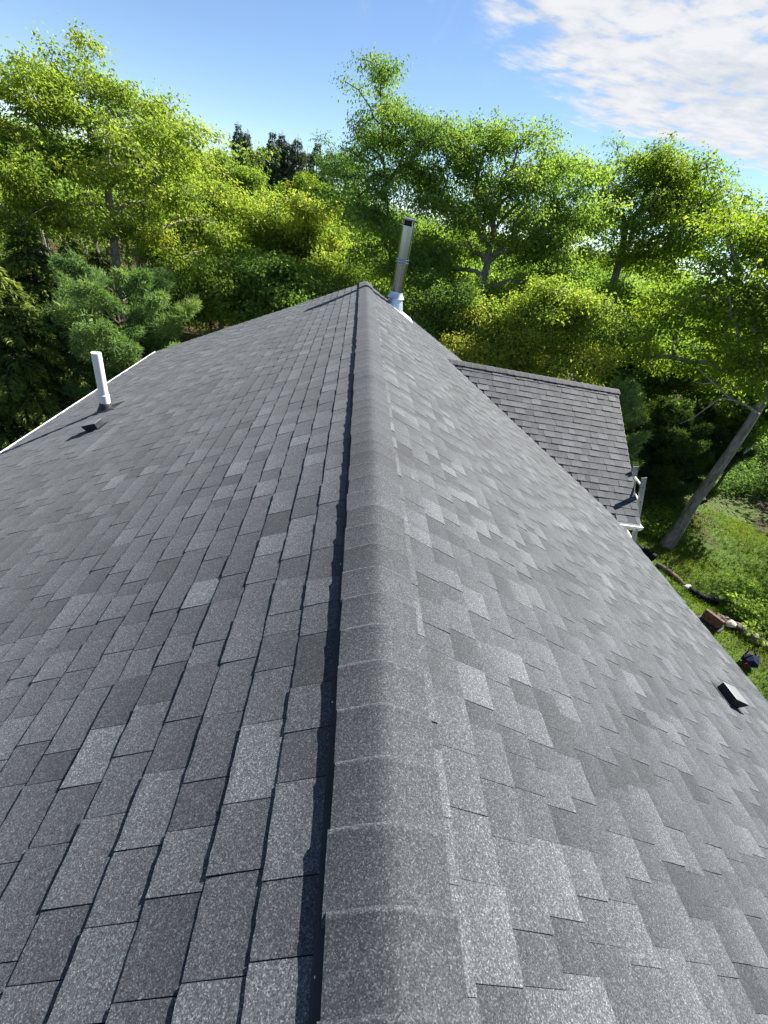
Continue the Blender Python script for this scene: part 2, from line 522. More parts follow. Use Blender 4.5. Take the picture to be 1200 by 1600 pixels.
def proj(P):
    d = np.asarray(P, float) - np.array(CAMP)
    z = d @ np.array(FW)
    return 384 + 434.3 * (d @ np.array(RT)) / np.maximum(z, 1e-3), 512 - 434.3 * (d @ np.array(UP)) / np.maximum(z, 1e-3), z


def tab_geo(sl, tab, nseg, r):
    """a wedge of shingle: thick butt at its lower edge, its head tucked under the course above"""
    s0, s1, d, h, tone = tab
    g = 0.0013 if sl.side in 'LN' else 0.0007
    ss = np.linspace(s0 + g, s1 - g, nseg + 1)
    jd = np.array([r.gauss(0, 0.0009) for _ in ss]) if nseg > 1 else np.zeros(len(ss))
    jh = np.array([r.gauss(0, 0.0004) for _ in ss]) if nseg > 1 else np.zeros(len(ss))
    curl = r.gauss(0, 0.0006)
    low = sl.p(ss, d + jd, h + jh + curl * np.linspace(-1, 1, len(ss)))
    foot = sl.p(ss, d + jd * .6 - 0.001, np.full(len(ss), -0.002))
    mid = sl.p(ss, np.full(len(ss), d - 0.012), np.full(len(ss), h * 0.93 + 0.0003))
    top = sl.p(ss, np.full(len(ss), d - EXPO - 0.022), np.full(len(ss), h * 0.08))
    n = len(ss)
    V = np.concatenate([low, foot, mid, top])
    i = np.arange(n - 1)
    F = [np.stack([i, i + 1, 2 * n + i + 1, 2 * n + i], -1), np.stack([2 * n + i, 2 * n + i + 1, 3 * n + i + 1, 3 * n + i], -1), np.stack([n + i, n + i + 1, i + 1, i], -1)]
    # the two cut sides
    footL = sl.p([s0 + g], [d - EXPO - 0.022], [-0.002]); footR = sl.p([s1 - g], [d - EXPO - 0.022], [-0.002])
    b = len(V)
    V = np.concatenate([V, footL, footR])
    e = n - 1
    F.append(np.array([[0, 2 * n, n, n], ])[:, :4])
    side = np.array([[n, 0, 2 * n, b], [2 * n, 3 * n, b, b], [e + n, b + 1, 2 * n + e, e], [2 * n + e, b + 1, 3 * n + e, 3 * n + e]])
    quads = np.concatenate(F[:3])
    tris = np.array([[2 * n, 3 * n, b], [2 * n + e, b + 1, 3 * n + e]])
    quads = np.concatenate([quads, [[n, 0, 2 * n, b], [e, e + n, b + 1, 2 * n + e]]])
    return V, quads, tris


def flip_fix(o):
    import bmesh
    bm = bmesh.new(); bm.from_mesh(o.data); bmesh.ops.recalc_face_normals(bm, faces=bm.faces); bm.to_mesh(o.data); bm.free()


def in_gable(x, y): return x > valley_x(y) + 0.06 and abs(y - YD) < 2.75 and x > valley_x(YD)


tabs = {}
tabs['L'] = tab_list(slope_l, D_L, 0.10, Y0, Y1, 11)
tabs['R'] = [t for t in tab_list(slope_r, D_R, 0.10, Y0, Y1, 23)]
tabs['R'] = [t for t in tabs['R'] if not in_gable(t[2] * C_ - 0.05, (t[0] + t[1]) / 2)]
tabs['N'] = tab_list(slope_n, D_N, 0.10, lambda d: valley_x(YD - d * CD + 0.06) + random.uniform(0.012, 0.05), lambda d: rake_x(YD - d * CD), 31)
tabs['F'] = tab_list(slope_f, D_N, 0.10, lambda d: valley_x(YD + d * CD - 0.06) + random.uniform(0.012, 0.05), lambda d: rake_x(YD + d * CD), 37)
SL = {'L': slope_l, 'R': slope_r, 'N': slope_n, 'F': slope_f}
DK = {'L': deck_l, 'R': deck_r, 'N': deck_n, 'F': deck_f}
# the 300 shingles that show largest are objects of their own
cand = []
for key in 'LR':
    for i, tb in enumerate(tabs[key]):
        P = SL[key].p(np.array([tb[0], tb[1], tb[0], tb[1]]), np.array([tb[2], tb[2], tb[2] - EXPO, tb[2] - EXPO]))
        x, y, z = proj(P)
        if z.min() < 0.15: continue
        if x.max() < 0 or x.min() > 768 or y.min() > 1024 or y.max() < 0: continue
        if tb[2] < 0.19: continue
        xx = np.clip(x, 0, 768); yy = np.clip(y, 0, 1024)
        area = 0.5 * abs((xx[1] - xx[0]) * (yy[2] - yy[0]) - (xx[2] - xx[0]) * (yy[1] - yy[0])) * 2
        cand.append((area, key, i))
cand.sort(reverse=True)
single = {(k, i) for _, k, i in cand[:300]}
rr = random.Random(5)


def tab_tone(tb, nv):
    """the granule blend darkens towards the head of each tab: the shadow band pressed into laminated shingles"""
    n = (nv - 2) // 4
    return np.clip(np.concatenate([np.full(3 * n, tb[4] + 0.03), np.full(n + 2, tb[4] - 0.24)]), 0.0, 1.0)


for key in 'LRNF':
    Vs, Qs, Ts, tn, b = [], [], [], [], 0
    for i, tb in enumerate(tabs[key]):
        near = (key, i) in single
        V, Q, Tq = tab_geo(SL[key], tb, 7 if near else 2, rr)
        if near:
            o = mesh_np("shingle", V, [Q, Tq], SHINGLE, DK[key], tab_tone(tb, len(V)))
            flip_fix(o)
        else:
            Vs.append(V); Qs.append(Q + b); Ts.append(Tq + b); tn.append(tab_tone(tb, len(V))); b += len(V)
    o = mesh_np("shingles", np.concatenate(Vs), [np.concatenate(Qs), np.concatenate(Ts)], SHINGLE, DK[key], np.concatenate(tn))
    flip_fix(o)
    o['kind'] = 'stuff'


# ------------------------------------------------------------------ ridge vents and their caps
def ridge_pieces(origin, along, side, t, length, start, seed, half=0.147, vent_half=0.149, n0=0):
    """a low black vent strip over the ridge and overlapping bent cap shingles on it"""
    o = np.array(origin, float); a = np.array(along, float); s = np.array(side, float); up = np.array([0, 0, 1.0])
    cs = math.cos(math.atan(t)); sn = math.sin(math.atan(t))
    r = random.Random(seed)
    b = MB()
    A = o + a * start; B = o + a * (start + length)
    for sg in (-1, 1):
        dn = s * sg * cs - up * sn; nn = s * sg * sn + up * cs
        base = -V0 * up
        vh = vent_half if sg < 0 else half - 0.012
        q = []
        for E_ in (A, B):
            q += [E_ + base + dn * 0.075 + nn * 0.013, E_ + base + dn * vh + nn * 0.0135, E_ + base + dn * vh + nn * 0.001, E_ + base + dn * 0.075 + nn * 0.001]
        b.add(q, [(0, 1, 5, 4), (1, 2, 6, 5), (2, 3, 7, 6), (0, 3, 2, 1), (4, 5, 6, 7)])
        if sg > 0: continue
        # lip strip standing along the outer edge
        y_ = 0.0
        while y_ < length - 0.02:
            seg = min(r.uniform(0.5, 1.22), length - y_); off = r.gauss(0, 0.0018); lip = []
            for E_ in (A + a * (y_ + 0.002), A + a * (y_ + seg - 0.002)):
                off2 = off + r.gauss(0, 0.0012)
                lip += [E_ + base + dn * (vent_half + 0.0015) + nn * 0.0105, E_ + base + dn * (vent_half + 0.0075 + off2) + nn * 0.0085, E_ + base + dn * (vent_half + 0.0075 + off2) + nn * 0.0, E_ + base + dn * (vent_half + 0.0015) + nn * 0.0]
            b.add(lip, [(0, 1, 5, 4), (1, 2, 6, 5), (2, 3, 7, 6), (0, 3, 2, 1), (4, 5, 6, 7)])
            y_ += seg
    vent = b.build("ridge_vent", VENT_BLACK, house)
    flip_fix(vent)
    n = int(length / 0.143)
    xs = np.linspace(-half * cs, (half + 0.010) * cs, 19)
    a0 = 0.034
    def prof(x): return -V0 + 0.0195 - t * (np.sqrt(x * x + a0 * a0) - a0 * 0.55)
    for i in range(n):
        y0 = start + i * 0.143 - 0.02 + r.gauss(0, 0.0015); y1 = start + (i + 1) * 0.143 + r.gauss(0, 0.0015)
        if i == 0: y0 = start
        if i == n - 1: y1 = start + length + 0.01
        shift = r.gauss(0, 0.0026); skew = r.gauss(0, 0.0022)
        tone = min(max(r.gauss(0.29, 0.07), 0.05), 0.9)
        tn_rows = (0, 0, -.02, -0.05, 0.08, 0.17, 0.17, 0.0)  # paler lip and darker row before it paint in the sunlit cap edge
        rows = [(y0, 0.0012, 0), (y0 + 0.05, 0.0022, 0), (y0 + 0.11, 0.0034, 0), (y1 - 0.013, 0.0082, 0), (y1 - 0.0085, 0.0088, 0), (y1 - 0.004, 0.0068, 0), (y1, 0.0030, 0), (y1, 0.0, 0)]
        V = []
        for k, (yy, h, _) in enumerate(rows):
            for j, x in enumerate(xs):
                jit = r.gauss(0, 0.0008) if k >= 3 else 0
                xx = x + shift + skew * (yy - y0) * 5
                hh = h * (1.0 - 0.25 * abs(x) / half)
                V.append(o + a * (yy + jit) + s * xx + up * (prof(xx) + hh))
        m = len(xs)
        # thickness at the long edges
        for k, (yy, h, _) in enumerate(rows):
            for j in (0, m - 1):
                xx = xs[j] + shift + skew * (yy - y0) * 5
                V.append(o + a * yy + s * xx * 0.997 + up * (prof(xx) + min(h, 0.001) - 0.004))
        F = []
        K = len(rows)
        for k in range(K - 1):
            for j in range(m - 1): F.append((k * m + j, k * m + j + 1, (k + 1) * m + j + 1, (k + 1) * m + j))
        e0 = K * m
        for k in range(K - 1):
            F.append((e0 + 2 * k, k * m, (k + 1) * m, e0 + 2 * k + 2))
            F.append((k * m + m - 1, e0 + 2 * k + 1, e0 + 2 * k + 3, (k + 1) * m + m - 1))
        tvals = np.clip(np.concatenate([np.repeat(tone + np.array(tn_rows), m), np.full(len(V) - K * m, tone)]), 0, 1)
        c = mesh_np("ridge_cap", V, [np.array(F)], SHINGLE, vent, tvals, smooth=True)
        flip_fix(c)
        try: c.data.set_sharp_from_angle(angle=math.radians(40))
        except Exception: pass
    return vent


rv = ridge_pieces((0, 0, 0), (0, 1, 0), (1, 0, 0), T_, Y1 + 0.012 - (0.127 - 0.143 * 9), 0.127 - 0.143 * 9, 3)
rv['label'] = "black ridge vent strip under the long row of ridge caps"
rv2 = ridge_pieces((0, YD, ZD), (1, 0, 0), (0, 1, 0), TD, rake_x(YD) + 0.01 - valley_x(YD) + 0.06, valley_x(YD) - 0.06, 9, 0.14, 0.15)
rv2['label'] = "ridge vent strip of the cross gable"
# bright nail heads and specks along the left lip of the vent
nb = MB()
rn = random.Random(4)
yy = 0.2
while yy < 9.8:
    for _ in range(1):
        P = slope_l.p(yy + rn.uniform(-.03, .03), rn.uniform(0.152, 0.155), 0.0088)
        nb.lathe(P, slope_l.n, [(0, 0.0024), (0.0012, 0.002)], 7)
    yy += rn.uniform(0.3, 0.95)
nails = nb.build("nail_heads", NAIL, rv)
nails['kind'] = 'stuff'

# ------------------------------------------------------------------ eaves, gutters, walls
def extr(pts2, A, B, sidev, upv=(0, 0, 1), closed=True):
    """a constant section (sideways, up) swept from A to B"""
    A, B, sv, uv = map(Vector, (A, B, sidev, upv))
    n = len(pts2)
    vs = [E_ + sv * p[0] + uv * p[1] for E_ in (A, B) for p in pts2]
    fs = [(i, (i + 1) % n, n + (i + 1) % n, n + i) for i in range(n if closed else n - 1)]
    if closed: fs += [tuple(range(n - 1, -1, -1)), tuple(range(n, 2 * n))]
    return vs, fs


GUT = [(x * 0.78, y) for x, y in [(0, 0), (0, -0.10), (0.075, -0.10), (0.10, -0.055), (0.115, -0.005), (0.10, 0.0), (0.085, -0.05), (0.068, -0.088), (0.008, -0.088), (0.008, 0)]]


def gutter(A, B, sidev, label):
    b = MB()
    b.add(*extr(GUT, A, B, sidev))
    ax = (Vector(B) - Vector(A)).normalized()
    for E_, sg in ((Vector(A), 1), (Vector(B), -1)):
        solid = [(0.004, -0.002), (0.004, -0.097), (0.056, -0.097), (0.075, -0.055), (0.085, -0.007)]
        b.add(*extr(solid, E_ + ax * sg * 0.003, E_ + ax * sg * 0.009, sidev))
    o = b.build("gutter", WHITE, house); o['label'] = label
    flip_fix(o)
    return o


ex = -D_L * C_; ez = -V0 - D_L * S_
gutter((ex + 0.035, Y0, ez - 0.012), (ex + 0.035, Y1 + 0.05, ez - 0.012), (-1, 0, 0), "long white gutter along the left eave")
dz = ZD - V0 - D_N * SD
gg = gutter((valley_x(ye) - 0.02, ye + 0.03, dz - 0.015), (rake_x(ye) + 0.03, ye + 0.03, dz - 0.015), (0, -1, 0), "short white gutter under the cross gable eave")
db = MB()
for i in range(60):
    p = Vector((random.uniform(valley_x(ye), rake_x(ye)), ye - random.uniform(-0.01, 0.04), dz - 0.015 - 0.08 + random.uniform(0, 0.02)))
    a = random.uniform(0, 6.28)
    db.box(p, (0.022 * math.cos(a), 0.022 * math.sin(a), random.uniform(-.01, .01)), (-0.009 * math.sin(a), 0.009 * math.cos(a), 0.002), (0, 0, 0.001))
de = db.build("leaf_debris", TWIG_DEBRIS, gg); de['kind'] = 'stuff'
# drip edges
b = MB()
b.add(*extr([(0, 0), (0.016, -0.003), (0.016, -0.06), (0, -0.06)], (D_R * C_ - 0.012, Y0, -V0 - D_R * S_ - 0.004), (D_R * C_ - 0.012, ye - 0.05, -V0 - D_R * S_ - 0.004), (1, 0, 0)))
b.build("drip_edge", WHITE, house)
b = MB()
for sg, yy in ((-1, ye), (1, yfar)):
    b.add(*extr([(0, 0.0), (0.014, 0.0), (0.014, -0.11), (0, -0.11)], (rake_x(YD) - 0.0115, YD, ZD - V0 - 0.012), (rake_x(yy) - 0.0115, yy, dz - 0.012), (1, 0, 0)))
b.build("rake_board", WHITE, house)
b = MB()
for sl, D in ((slope_l, D_L), (slope_r, D_R)):
    q = [sl.p(Y1 - 0.011, 0.03, -0.006), sl.p(Y1 - 0.011, D - .012, -0.006), sl.p(Y1 - 0.011, D - .012, -0.15), sl.p(Y1 - 0.011, 0.03, -0.15)]
    b.add(q + [x + np.array([0, 0.02, 0]) for x in q], [(0, 1, 2, 3), (7, 6, 5, 4), (0, 4, 5, 1), (1, 5, 6, 2), (2, 6, 7, 3), (3, 7, 4, 0)])
b.build("rake_board", WHITE, house)
# walls: a clapboarded body under the main roof and under the cross gable
def gable_body(xa, xb, ya, yb, ztop_fn, name):
    pass
b = MB()
xl, xr = -D_L * C_ + 0.35, D_R * C_ - 0.35
zl, zr = -V0 - T_ * abs(xl) - 0.13, -V0 - T_ * xr - 0.13
prof = [(xl, -5.9), (xr, -5.9), (xr, zr), (0, -V0 - 0.13), (xl, zl)]
n = 5
vs = [Vector((px, y, pz)) for y in (Y0 + 0.2, Y1 - 0.25) for px, pz in prof]
b.add(vs, [(0, 1, 2, 3, 4), (9, 8, 7, 6, 5)] + [(i, n + i, n + (i + 1) % n, (i + 1) % n) for i in range(n)])
b.build("wall", WALL, house)
b = MB()
ylo, yhi = ye + 0.35, yfar - 0.35
zz0 = ZD - V0 - TD * (YD - ylo) - 0.09
prof = [(ylo, -5.9), (yhi, -5.9), (yhi, zz0), (YD, ZD - V0 - 0.09), (ylo, zz0)]
vs = [Vector((px, y, pz)) for px in (xr - 0.5, 4.82) for y, pz in prof]
b.add(vs, [(4, 3, 2, 1, 0), (5, 6, 7, 8, 9)] + [(i, (i + 1) % n, n + (i + 1) % n, n + i) for i in range(n)])
b.build("wall", WALL, house)

# ------------------------------------------------------------------ chimney pipe
cx, cy = 0.637, 9.80
cz = -V0 - T_ * cx
b = MB()
R0 = 0.122
b.lathe((cx, cy, cz + 0.05), (0, 0, 1), [(0, R0), (1.37, R0)], 28)
chim = b.build("chimney", STEEL, house, smooth=True)
chim['label'] = "shiny round stainless steel chimney pipe near the far end of the ridge"
b = MB()
b.lathe((cx, cy, cz + 0.80), (0, 0, 1), [(0, R0 + .001), (0.0, R0 + .010), (0.012, R0 + .014), (0.024, R0 + .008), (0.05, R0 + .008), (0.06, R0 + .015), (0.075, R0 + .012), (0.078, R0 + .001)], 28, False, False)
b.build("locking_band", STEEL, chim, smooth=True)
b = MB()
b.lathe((cx, cy, cz - 0.12), (0, 0, 1), [(0, 0.20), (0.10, 0.185), (0.32, R0 + 0.014)], 28, False, False)
b.build("flashing_cone", GALV, chim, smooth=True)
b = MB()
b.lathe((cx, cy, cz + 0.215), (0, 0, 1), [(-0.045, R0 + 0.05), (-0.04, R0 + 0.054), (0.05, R0 + 0.004), (0.075, R0 + 0.004)], 28, False, False)
b.build("storm_collar", GALV, chim, smooth=True)
b = MB()
P0 = slope_r.p(cy, cx / C_ + 0.16, 0.011)
b.box(P0, slope_r.a * 0.27, slope_r.d * 0.30, slope_r.n * 0.0015)
b.build("flashing_plate", GALV, chim)
b = MB()
zt = cz + 1.42
b.lathe((cx, cy, zt - 0.012), (0, 0, 1), [(0, R0 + 0.002), (0.0, R0 + 0.028), (0.012, R0 + 0.028), (0.03, R0 + 0.002)], 28, False, True)
b.lathe((cx, cy, zt + 0.085), (0, 0, 1), [(0, R0 + 0.012), (0.0, R0 + 0.042), (0.02, R0 + 0.044), (0.032, R0 + 0.02), (0.05, 0.04)], 28, True, True)
for i in range(4):
    a = 0.5 + i * math.pi / 2
    b.box((cx + (R0 - .004) * math.cos(a), cy + (R0 - .004) * math.sin(a), zt + 0.05), (0.012 * -math.sin(a), 0.012 * math.cos(a), 0), (0.002 * math.cos(a), 0.002 * math.sin(a), 0), (0, 0, 0.045))
b.build("chimney_cap", STEEL, chim, smooth=True)
b = MB()
b.lathe((cx, cy, zt + 0.018), (0, 0, 1), [(0, R0 - 0.03), (0.067, R0 - 0.03)], 20)
b.build("spark_screen", VENT_BLACK, chim, smooth=True)

# ------------------------------------------------------------------ plumbing vent pipe on the left slope
px_, py_ = -3.287, 5.727
pz_ = -V0 + T_ * px_
b = MB()
b.lathe((px_, py_, pz_ - 0.05), (0, 0, 1), [(0, 0.057), (0.80, 0.057), (0.80, 0.05), (0.70, 0.05)], 22, True, True)
vp = b.build("vent_pipe", PVC, house, smooth=True)
vp['label'] = "tall white plastic vent pipe on the left roof slope"
b = MB(); b.lathe((px_, py_, pz_ + 0.10), (0, 0, 1), [(0, 0.058), (0, 0.0645), (0.11, 0.0645), (0.113, 0.058)], 22, False, False)
b.build("pipe_coupling", PVC, vp, smooth=True)
b = MB()
b.lathe((px_, py_, pz_ - 0.06), (0, 0, 1), [(0, 0.125), (0.07, 0.098), (0.12, 0.072), (0.165, 0.064), (0.17, 0.0585)], 22, False, False)
b.build("rubber_boot", RUBBER, vp, smooth=True)
b = MB(); P0 = slope_l.p(py_, -px_ / C_ - 0.03, 0.010); b.box(P0, slope_l.a * 0.15, slope_l.d * 0.17, slope_l.n * 0.0015)
b.build("boot_flange", RUBBER, vp)


def VS(v): return v * 0.63


def roof_vent(sl, s, d, label, flip):
    """a squat hooded exhaust vent: flange, box and an overhanging hood, open on its lower side"""
    b = MB()
    b.box(sl.p(s, d, 0.0105), sl.a * VS(0.17), sl.d * VS(0.19), sl.n * 0.0015)
    root = b.build("roof_vent", VENT_BLACK, house)
    root['label'] = label
    b = MB()
    pts = []
    for sa in (-1, 1):
        pts += [sl.p(s + sa * VS(0.115), d - VS(0.115), 0.011), sl.p(s + sa * VS(0.115), d + VS(0.10), 0.011), sl.p(s + sa * VS(0.125), d + VS(0.135), 0.0748), sl.p(s + sa * VS(0.125), d + VS(0.13), 0.0850), sl.p(s + sa * VS(0.125), d - VS(0.11), 0.0723), sl.p(s + sa * VS(0.12), d - VS(0.125), 0.07)]
    b.add(pts, [(0, 1, 2, 3, 4, 5), (11, 10, 9, 8, 7, 6)] + [(i, 6 + i, 6 + (i + 1) % 6, (i + 1) % 6) for i in (0, 1, 2, 4, 5)])
    h = b.build("vent_body", VENT_BLACK, root); flip_fix(h)
    b = MB()
    q = [sl.p(s - VS(0.13), d - VS(0.13), 0.0731), sl.p(s + VS(0.13), d - VS(0.13), 0.0731), sl.p(s + VS(0.13), d + VS(0.14), 0.0871), sl.p(s - VS(0.13), d + VS(0.14), 0.0871)]
    nn = sl.n * 0.006
    b.add(q + [x + nn for x in q], [(0, 1, 2, 3), (7, 6, 5, 4), (0, 4, 5, 1), (1, 5, 6, 2), (2, 6, 7, 3), (3, 7, 4, 0)])
    h = b.build("vent_hood", HOOD, root, bevel=0.003); flip_fix(h)
    return root


HOOD = simple_mat("weathered_hood", (0.14, 0.145, 0.15), 0.45, var=0.1)
roof_vent(slope_l, 4.86, 2.98 / C_, "squat black roof vent below the white vent pipe", 1)
roof_vent(slope_r, 1.97, 3.20 / C_, "squat black roof vent near the right eave", 1)

# ------------------------------------------------------------------ ladder against the cross gable
lad = empty("ladder", (6.60, 6.46, -5.5))
tag(lad, "grey ladder leaning against the cross gable's eave corner", "ladder")
T1 = Vector((5.115, 6.68, -1.70)); T2 = Vector((5.035, 6.25, -1.70))
dl = Vector((0.52, 0, -1.32)).normalized()
sidev = (T1 - T2).normalized()
fv = dl.cross(sidev).normalized()
Lr = (5.5 - 1.70 + 0.02) / -dl.z
for Tt in (T1, T2):
    b = MB()
    b.box(Tt + dl * Lr / 2, dl * Lr / 2, fv * 0.040, sidev * 0.006)
    for sg in (-1, 1):
        b.box(Tt + dl * Lr / 2 + fv * sg * 0.0375 + (sidev * 0.014) * (1 if Tt is T2 else -1), dl * (Lr / 2 - .002), fv * 0.0024, sidev * 0.011)
    rl = b.build("rail", LADDER, lad)
    bb = MB()
    k = 0.2
    while k < Lr:
        bb.lathe(Tt + dl * k + (sidev * -0.008 if Tt is T2 else sidev * 0.008), sidev * (-1 if Tt is T2 else 1), [(0, 0.011), (0.004, 0.009)], 8)
        k += 0.305
    rv_ = bb.build("rung_rivets", VENT_BLACK, rl); rv_['kind'] = 'stuff'
k = 0.2
while k < Lr - .1:
    b = MB(); A_ = T2 + dl * k; B_ = T1 + dl * k
    b.tube([A_ + sidev * .008, B_ - sidev * .008], 0.019, 8)
    b.build("rung", RUNG, lad, smooth=True)
    k += 0.305

# ------------------------------------------------------------------ trees
def unit(a): return a / np.maximum(np.linalg.norm(a, axis=-1, keepdims=True), 1e-9)


def leaf_cards(P, D, N, L, W, fold=0.25):
    """bent leaf-shaped quads: stalk at P, pointing along D, upper face towards N"""
    D = unit(D); B = unit(np.cross(D, N)); N = np.cross(B, D)
    L = np.asarray(L)[:, None]; W = np.asarray(W)[:, None]
    mid = P + D * L * 0.45
    a = P; c = P + D * L - N * L * 0.12
    l = mid + B * W * 0.5 + N * W * fold; r = mid - B * W * 0.5 + N * W * fold
    V = np.stack([a, r, c, l], 1).reshape(-1, 3)
    i = np.arange(len(P)) * 4
    F = np.concatenate([np.stack([i, i + 1, i + 2], -1), np.stack([i, i + 2, i + 3], -1)])
    return V, F


def frusta(P0, P1, R0, R1, k):
    d = unit(P1 - P0)
    ref = np.tile(np.array([[0.31, 0.95, 0.05]]), (len(P0), 1))
    u = unit(np.cross(d, ref)); v = np.cross(d, u)
    th = np.arange(k) * 2 * np.pi / k
    ring = np.cos(th)[None, :, None] * u[:, None] + np.sin(th)[None, :, None] * v[:, None]
    ext = d * np.minimum(R1, 0.05)[:, None] * 0.5
    A = P0[:, None] + ring * R0[:, None, None]; B = (P1 + ext)[:, None] + ring * R1[:, None, None]
    V = np.concatenate([A, B], 1).reshape(-1, 3)
    i = np.arange(len(P0))[:, None] * 2 * k; j = np.arange(k)[None]
    F = np.stack([i + j, i + (j + 1) % k, i + k + (j + 1) % k, i + k + j], -1).reshape(-1, 4)
    return V, F


def grow(path, tips, r, trunk_r, upward=0.45, low=0.3, taper=0.42):
    """join crown tips to the trunk by short, thrifty limbs; radii from the number of tips each limb carries"""
    pos = [np.array(path[0])]; par = [-1]; plen = [0.0]; istr = [True]
    for a, b in zip(path[:-1], path[1:]):
        a, b = np.array(a), np.array(b); L = np.linalg.norm(b - a); m = max(2, int(L / 0.45))
        for t in np.linspace(0, 1, m + 1)[1:]:
            wig = r.normal(0, 0.03, 3) * (t < 1)
            pos.append(a + (b - a) * t + wig); par.append(len(pos) - 2); plen.append(plen[-1] + L / m); istr.append(True)
    ntr = len(pos); total = plen[-1]
    ok = [pl > low * total for pl in plen]
    top = np.array(path[-1])
    order = np.argsort(np.linalg.norm(tips - top, axis=1) + r.uniform(0, 0.5, len(tips)))
    tipnode = []
    for ti in order:
        tp = tips[ti]
        A = np.array(pos); d = np.linalg.norm(A - tp, axis=1)
        cost = d + 0.32 * np.array(plen) + 0.9 * np.maximum(0, A[:, 2] - tp[2] - 0.2) + np.where(ok, 0, 1e3)
        n0 = int(np.argmin(cost)); D = d[n0]
        a = pos[n0]; dirv = (tp - a) / max(D, 1e-6)
        m = max(2, int(D / 0.42))
        ctl = a + D * 0.5 * (dirv * 0.8 + np.array([0, 0, upward])) + r.normal(0, 0.07 * D, 3)
        last = n0
        for t in np.linspace(0, 1, m + 1)[1:]:
            q = (1 - t) ** 2 * a + 2 * t * (1 - t) * ctl + t * t * tp
            if t < 1: q = q + r.normal(0, 0.035, 3)
            pos.append(q); par.append(last); plen.append(plen[last] + D / m); ok.append(True)
            last = len(pos) - 1
        tipnode.append(last)
    pos = np.array(pos); par = np.array(par)
    cnt = np.zeros(len(pos))
    cnt[tipnode] += 1
    for i in range(len(pos) - 1, 0, -1): cnt[par[i]] += cnt[i]
    rad = 0.013 * np.maximum(cnt, 1) ** 0.52
    tmax = rad[ntr - 1] if ntr > 1 else rad[0]
    scale = trunk_r / max(rad[1:ntr].max(), 1e-6) if ntr > 1 else 1
    rad = np.where(cnt > 2, rad * (1 + (scale - 1) * np.clip((cnt - 2) / max(cnt.max() * 0.5, 1), 0, 1)), rad)
    # the trunk itself tapers steadily and flares at the root
    pl = np.array(plen[:ntr]); f = pl / max(total, 1e-6)
    rad[:ntr] = np.maximum(rad[:ntr] * 0.0 + trunk_r * (1 - taper * f) + trunk_r * 0.35 * np.exp(-pl / 0.3), 0.02)
    return pos, par, rad, ntr, tipnode, cnt


def trunk_mesh(pos, par, rad, mat, parent, kmin=4):
    i = np.arange(1, len(pos)); p = par[i]
    R1 = rad[i]; R0 = np.minimum(rad[p], R1 * 1.5 + 0.004)
    Vs, Fs, b = [], [], 0
    for lo, hi, k in ((0, 0.02, 3), (0.02, 0.06, 5), (0.06, 9, 9)):
        s = (R1 >= lo) & (R1 < hi)
        if s.any():
            V, F = frusta(pos[p[s]], pos[i[s]], R0[s], R1[s], k)
            Vs.append(V); Fs.append(F + b); b += len(V)
    return mesh_np("trunk", np.concatenate(Vs), [np.concatenate(Fs)], mat, parent, smooth=True)


def lobe_tips(lobes, n, r, shell=0.55):
    L = np.array(lobes, float)
    wgt = L[:, 3] ** 2; wgt /= wgt.sum()
    k = r.choice(len(L), n, p=wgt)
    d = unit(r.normal(size=(n, 3)))
    rad = (shell ** 3 + (1 - shell ** 3) * r.uniform(size=n)) ** (1 / 3)
    return L[k, :3] + d * (L[k, 3] * rad)[:, None] * np.array([1, 1, 0.9]), k


